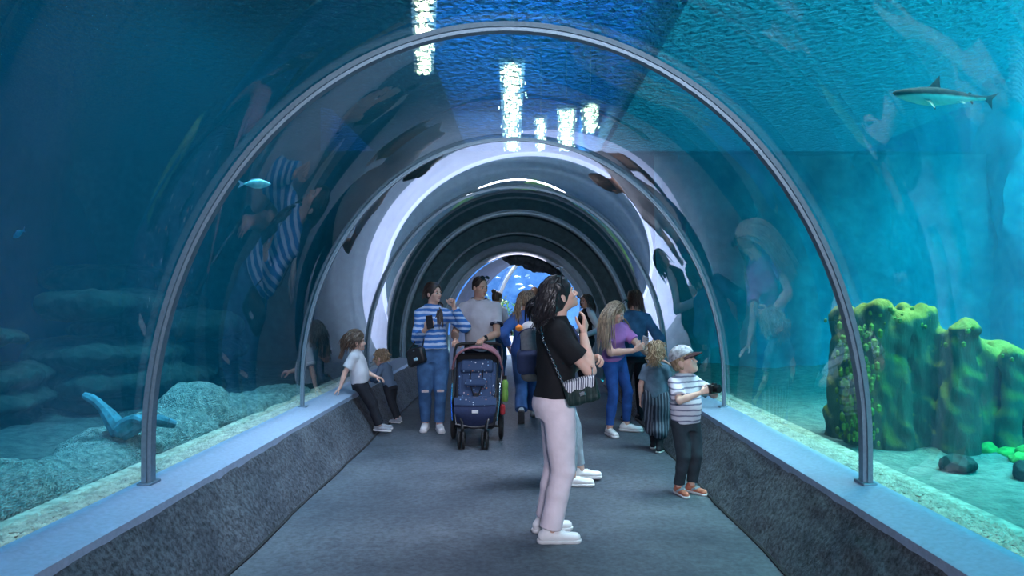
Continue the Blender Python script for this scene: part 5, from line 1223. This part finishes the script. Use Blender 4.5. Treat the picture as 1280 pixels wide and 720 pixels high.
for k, (y, lab) in enumerate(((18.2, 'nearest white rib of the far tunnel, behind the man'), (21.2, 'second white rib of the far tunnel, left of the blue top woman'), (24.2, 'third white rib of the far tunnel'))):
    root = thing('arch_rib', lab, 'arch rib', tuple(arch2(y)[0]), 'white ribs of the far tunnel'); m = MB(); m.tube(arch2(y, A2 - .03, B2 - .03, .45), .05, 8); m.build('channel', M_WRIB, root)
struct((lambda m: (m.box((2.5, 29.0, 3.3), (16, .2, 7.4)), m.build('wall_far_end', M_HALLB))[1])(MB()))
struct((lambda m: (m.box((-4.2, 21.8, 2.6), (.2, 14.4, 6.0)), m.build('wall_far_tank_left', M_HALLB))[1])(MB()))
struct((lambda m: (m.box((9.5, 21.8, 2.6), (.2, 14.4, 6.0)), m.build('wall_far_tank_right', M_HALLB))[1])(MB()))
struct((lambda m: (m.box((2.5, 23.2, -.12), (14, 17.0, .2)), m.build('floor_far_tank', M_SEABED))[1])(MB()))
# rock hanging from the crown of the far tunnel mouth
pr = [Ell(P(652, 318, 14.9), (.42, .4, .24), None, .1), Ell(P(676, 322, 14.9), (.42, .4, .34), None, .1), Ell(P(706, 330, 14.9), (.45, .4, .32), None, .1), Ell(P(731, 352, 14.9), (.24, .4, .42), None, .1)]
o = np_obj('rock', [sdf_mesh(pr, .025, disp=rough(120, .05, 8))], mat_rock('grey_cave_rock', (.012, .018, .022, 1), (.10, .12, .14, 1), 3, 1.0)); tag(o, 'rough dark rock hanging in the crown of the far portal', 'rock')
M_LEAF = plain('green_water_plant', (.14, .30, .06), .7, 0, .5, 4); M_LEAF2 = plain('yellow_water_plant', (.38, .40, .10), .7, 0, .4, 4)
for k, (u, v, y, lab) in enumerate(((588, 402, 22, 'leftmost green water plant beyond the portal'), (606, 396, 24, 'green water plant behind the man in grey tee'), (622, 392, 22.5, 'yellow-green water plant left of the second white rib'), (640, 394, 26, 'green water plant right of the second white rib'), (655, 396, 27, 'rightmost water plant behind the far man'))):
    c = P(u, v, y); zt = c.z + .55; root = thing('water_plant', lab, 'plant', (c.x, y, -.02), 'plants in the far tank')
    st = MB(); lf = MB()
    for i in range(7):
        q = rd.random()*6.28; a_ = V3(c.x, y, -.02); b_ = V3(c.x + .35*cos(q), y + .35*sin(q), zt*(.75 + .3*rd.random())); st.tube([a_, a_*.5 + b_*.5 + V3(.05, 0, 0), b_], [.02, .015, .008], 5)
        for j in range(26):
            f = .35 + .65*j/25; p = a_ + (b_ - a_)*f; d = V3(rd.gauss(0, 1), rd.gauss(0, 1), .5); d = _u(d)*(.16 + .10*rd.random()); s_ = _u(np.cross(d, V3(0, 0, 1)))*.035
            lf.add([p, p + d*.5 + s_, p + d, p + d*.5 - s_], [(0, 1, 2), (0, 2, 3)])
    st.build('stems', M_LEAF, root); stuff(lf.build('leaves', M_LEAF2 if k in (2, 4) else M_LEAF, root))
protof = None
for i in range(34):  # white sparkles beyond the portal, modelled as fish-shaped silver flecks
    u, v, y = rd.uniform(585, 680), rd.uniform(318, 380), rd.uniform(20, 27)
    if protof is None: protof = o = fish_mesh(.24, (0, 0, 0), V3(1, 0, 0), (M_SIL,), 'fish', 'small silver fish-shaped sparkle beyond the portal', 'fish', False, 'fish-shaped sparkles beyond the portal')
    else: o = protof.copy(); COL.objects.link(o)
    o.location = P(u, v, y); o.rotation_euler = (0, rd.uniform(-.3, .3), rd.uniform(0, 6.28)); k_ = rd.uniform(.6, 1.2); o.scale = (k_, k_, k_)
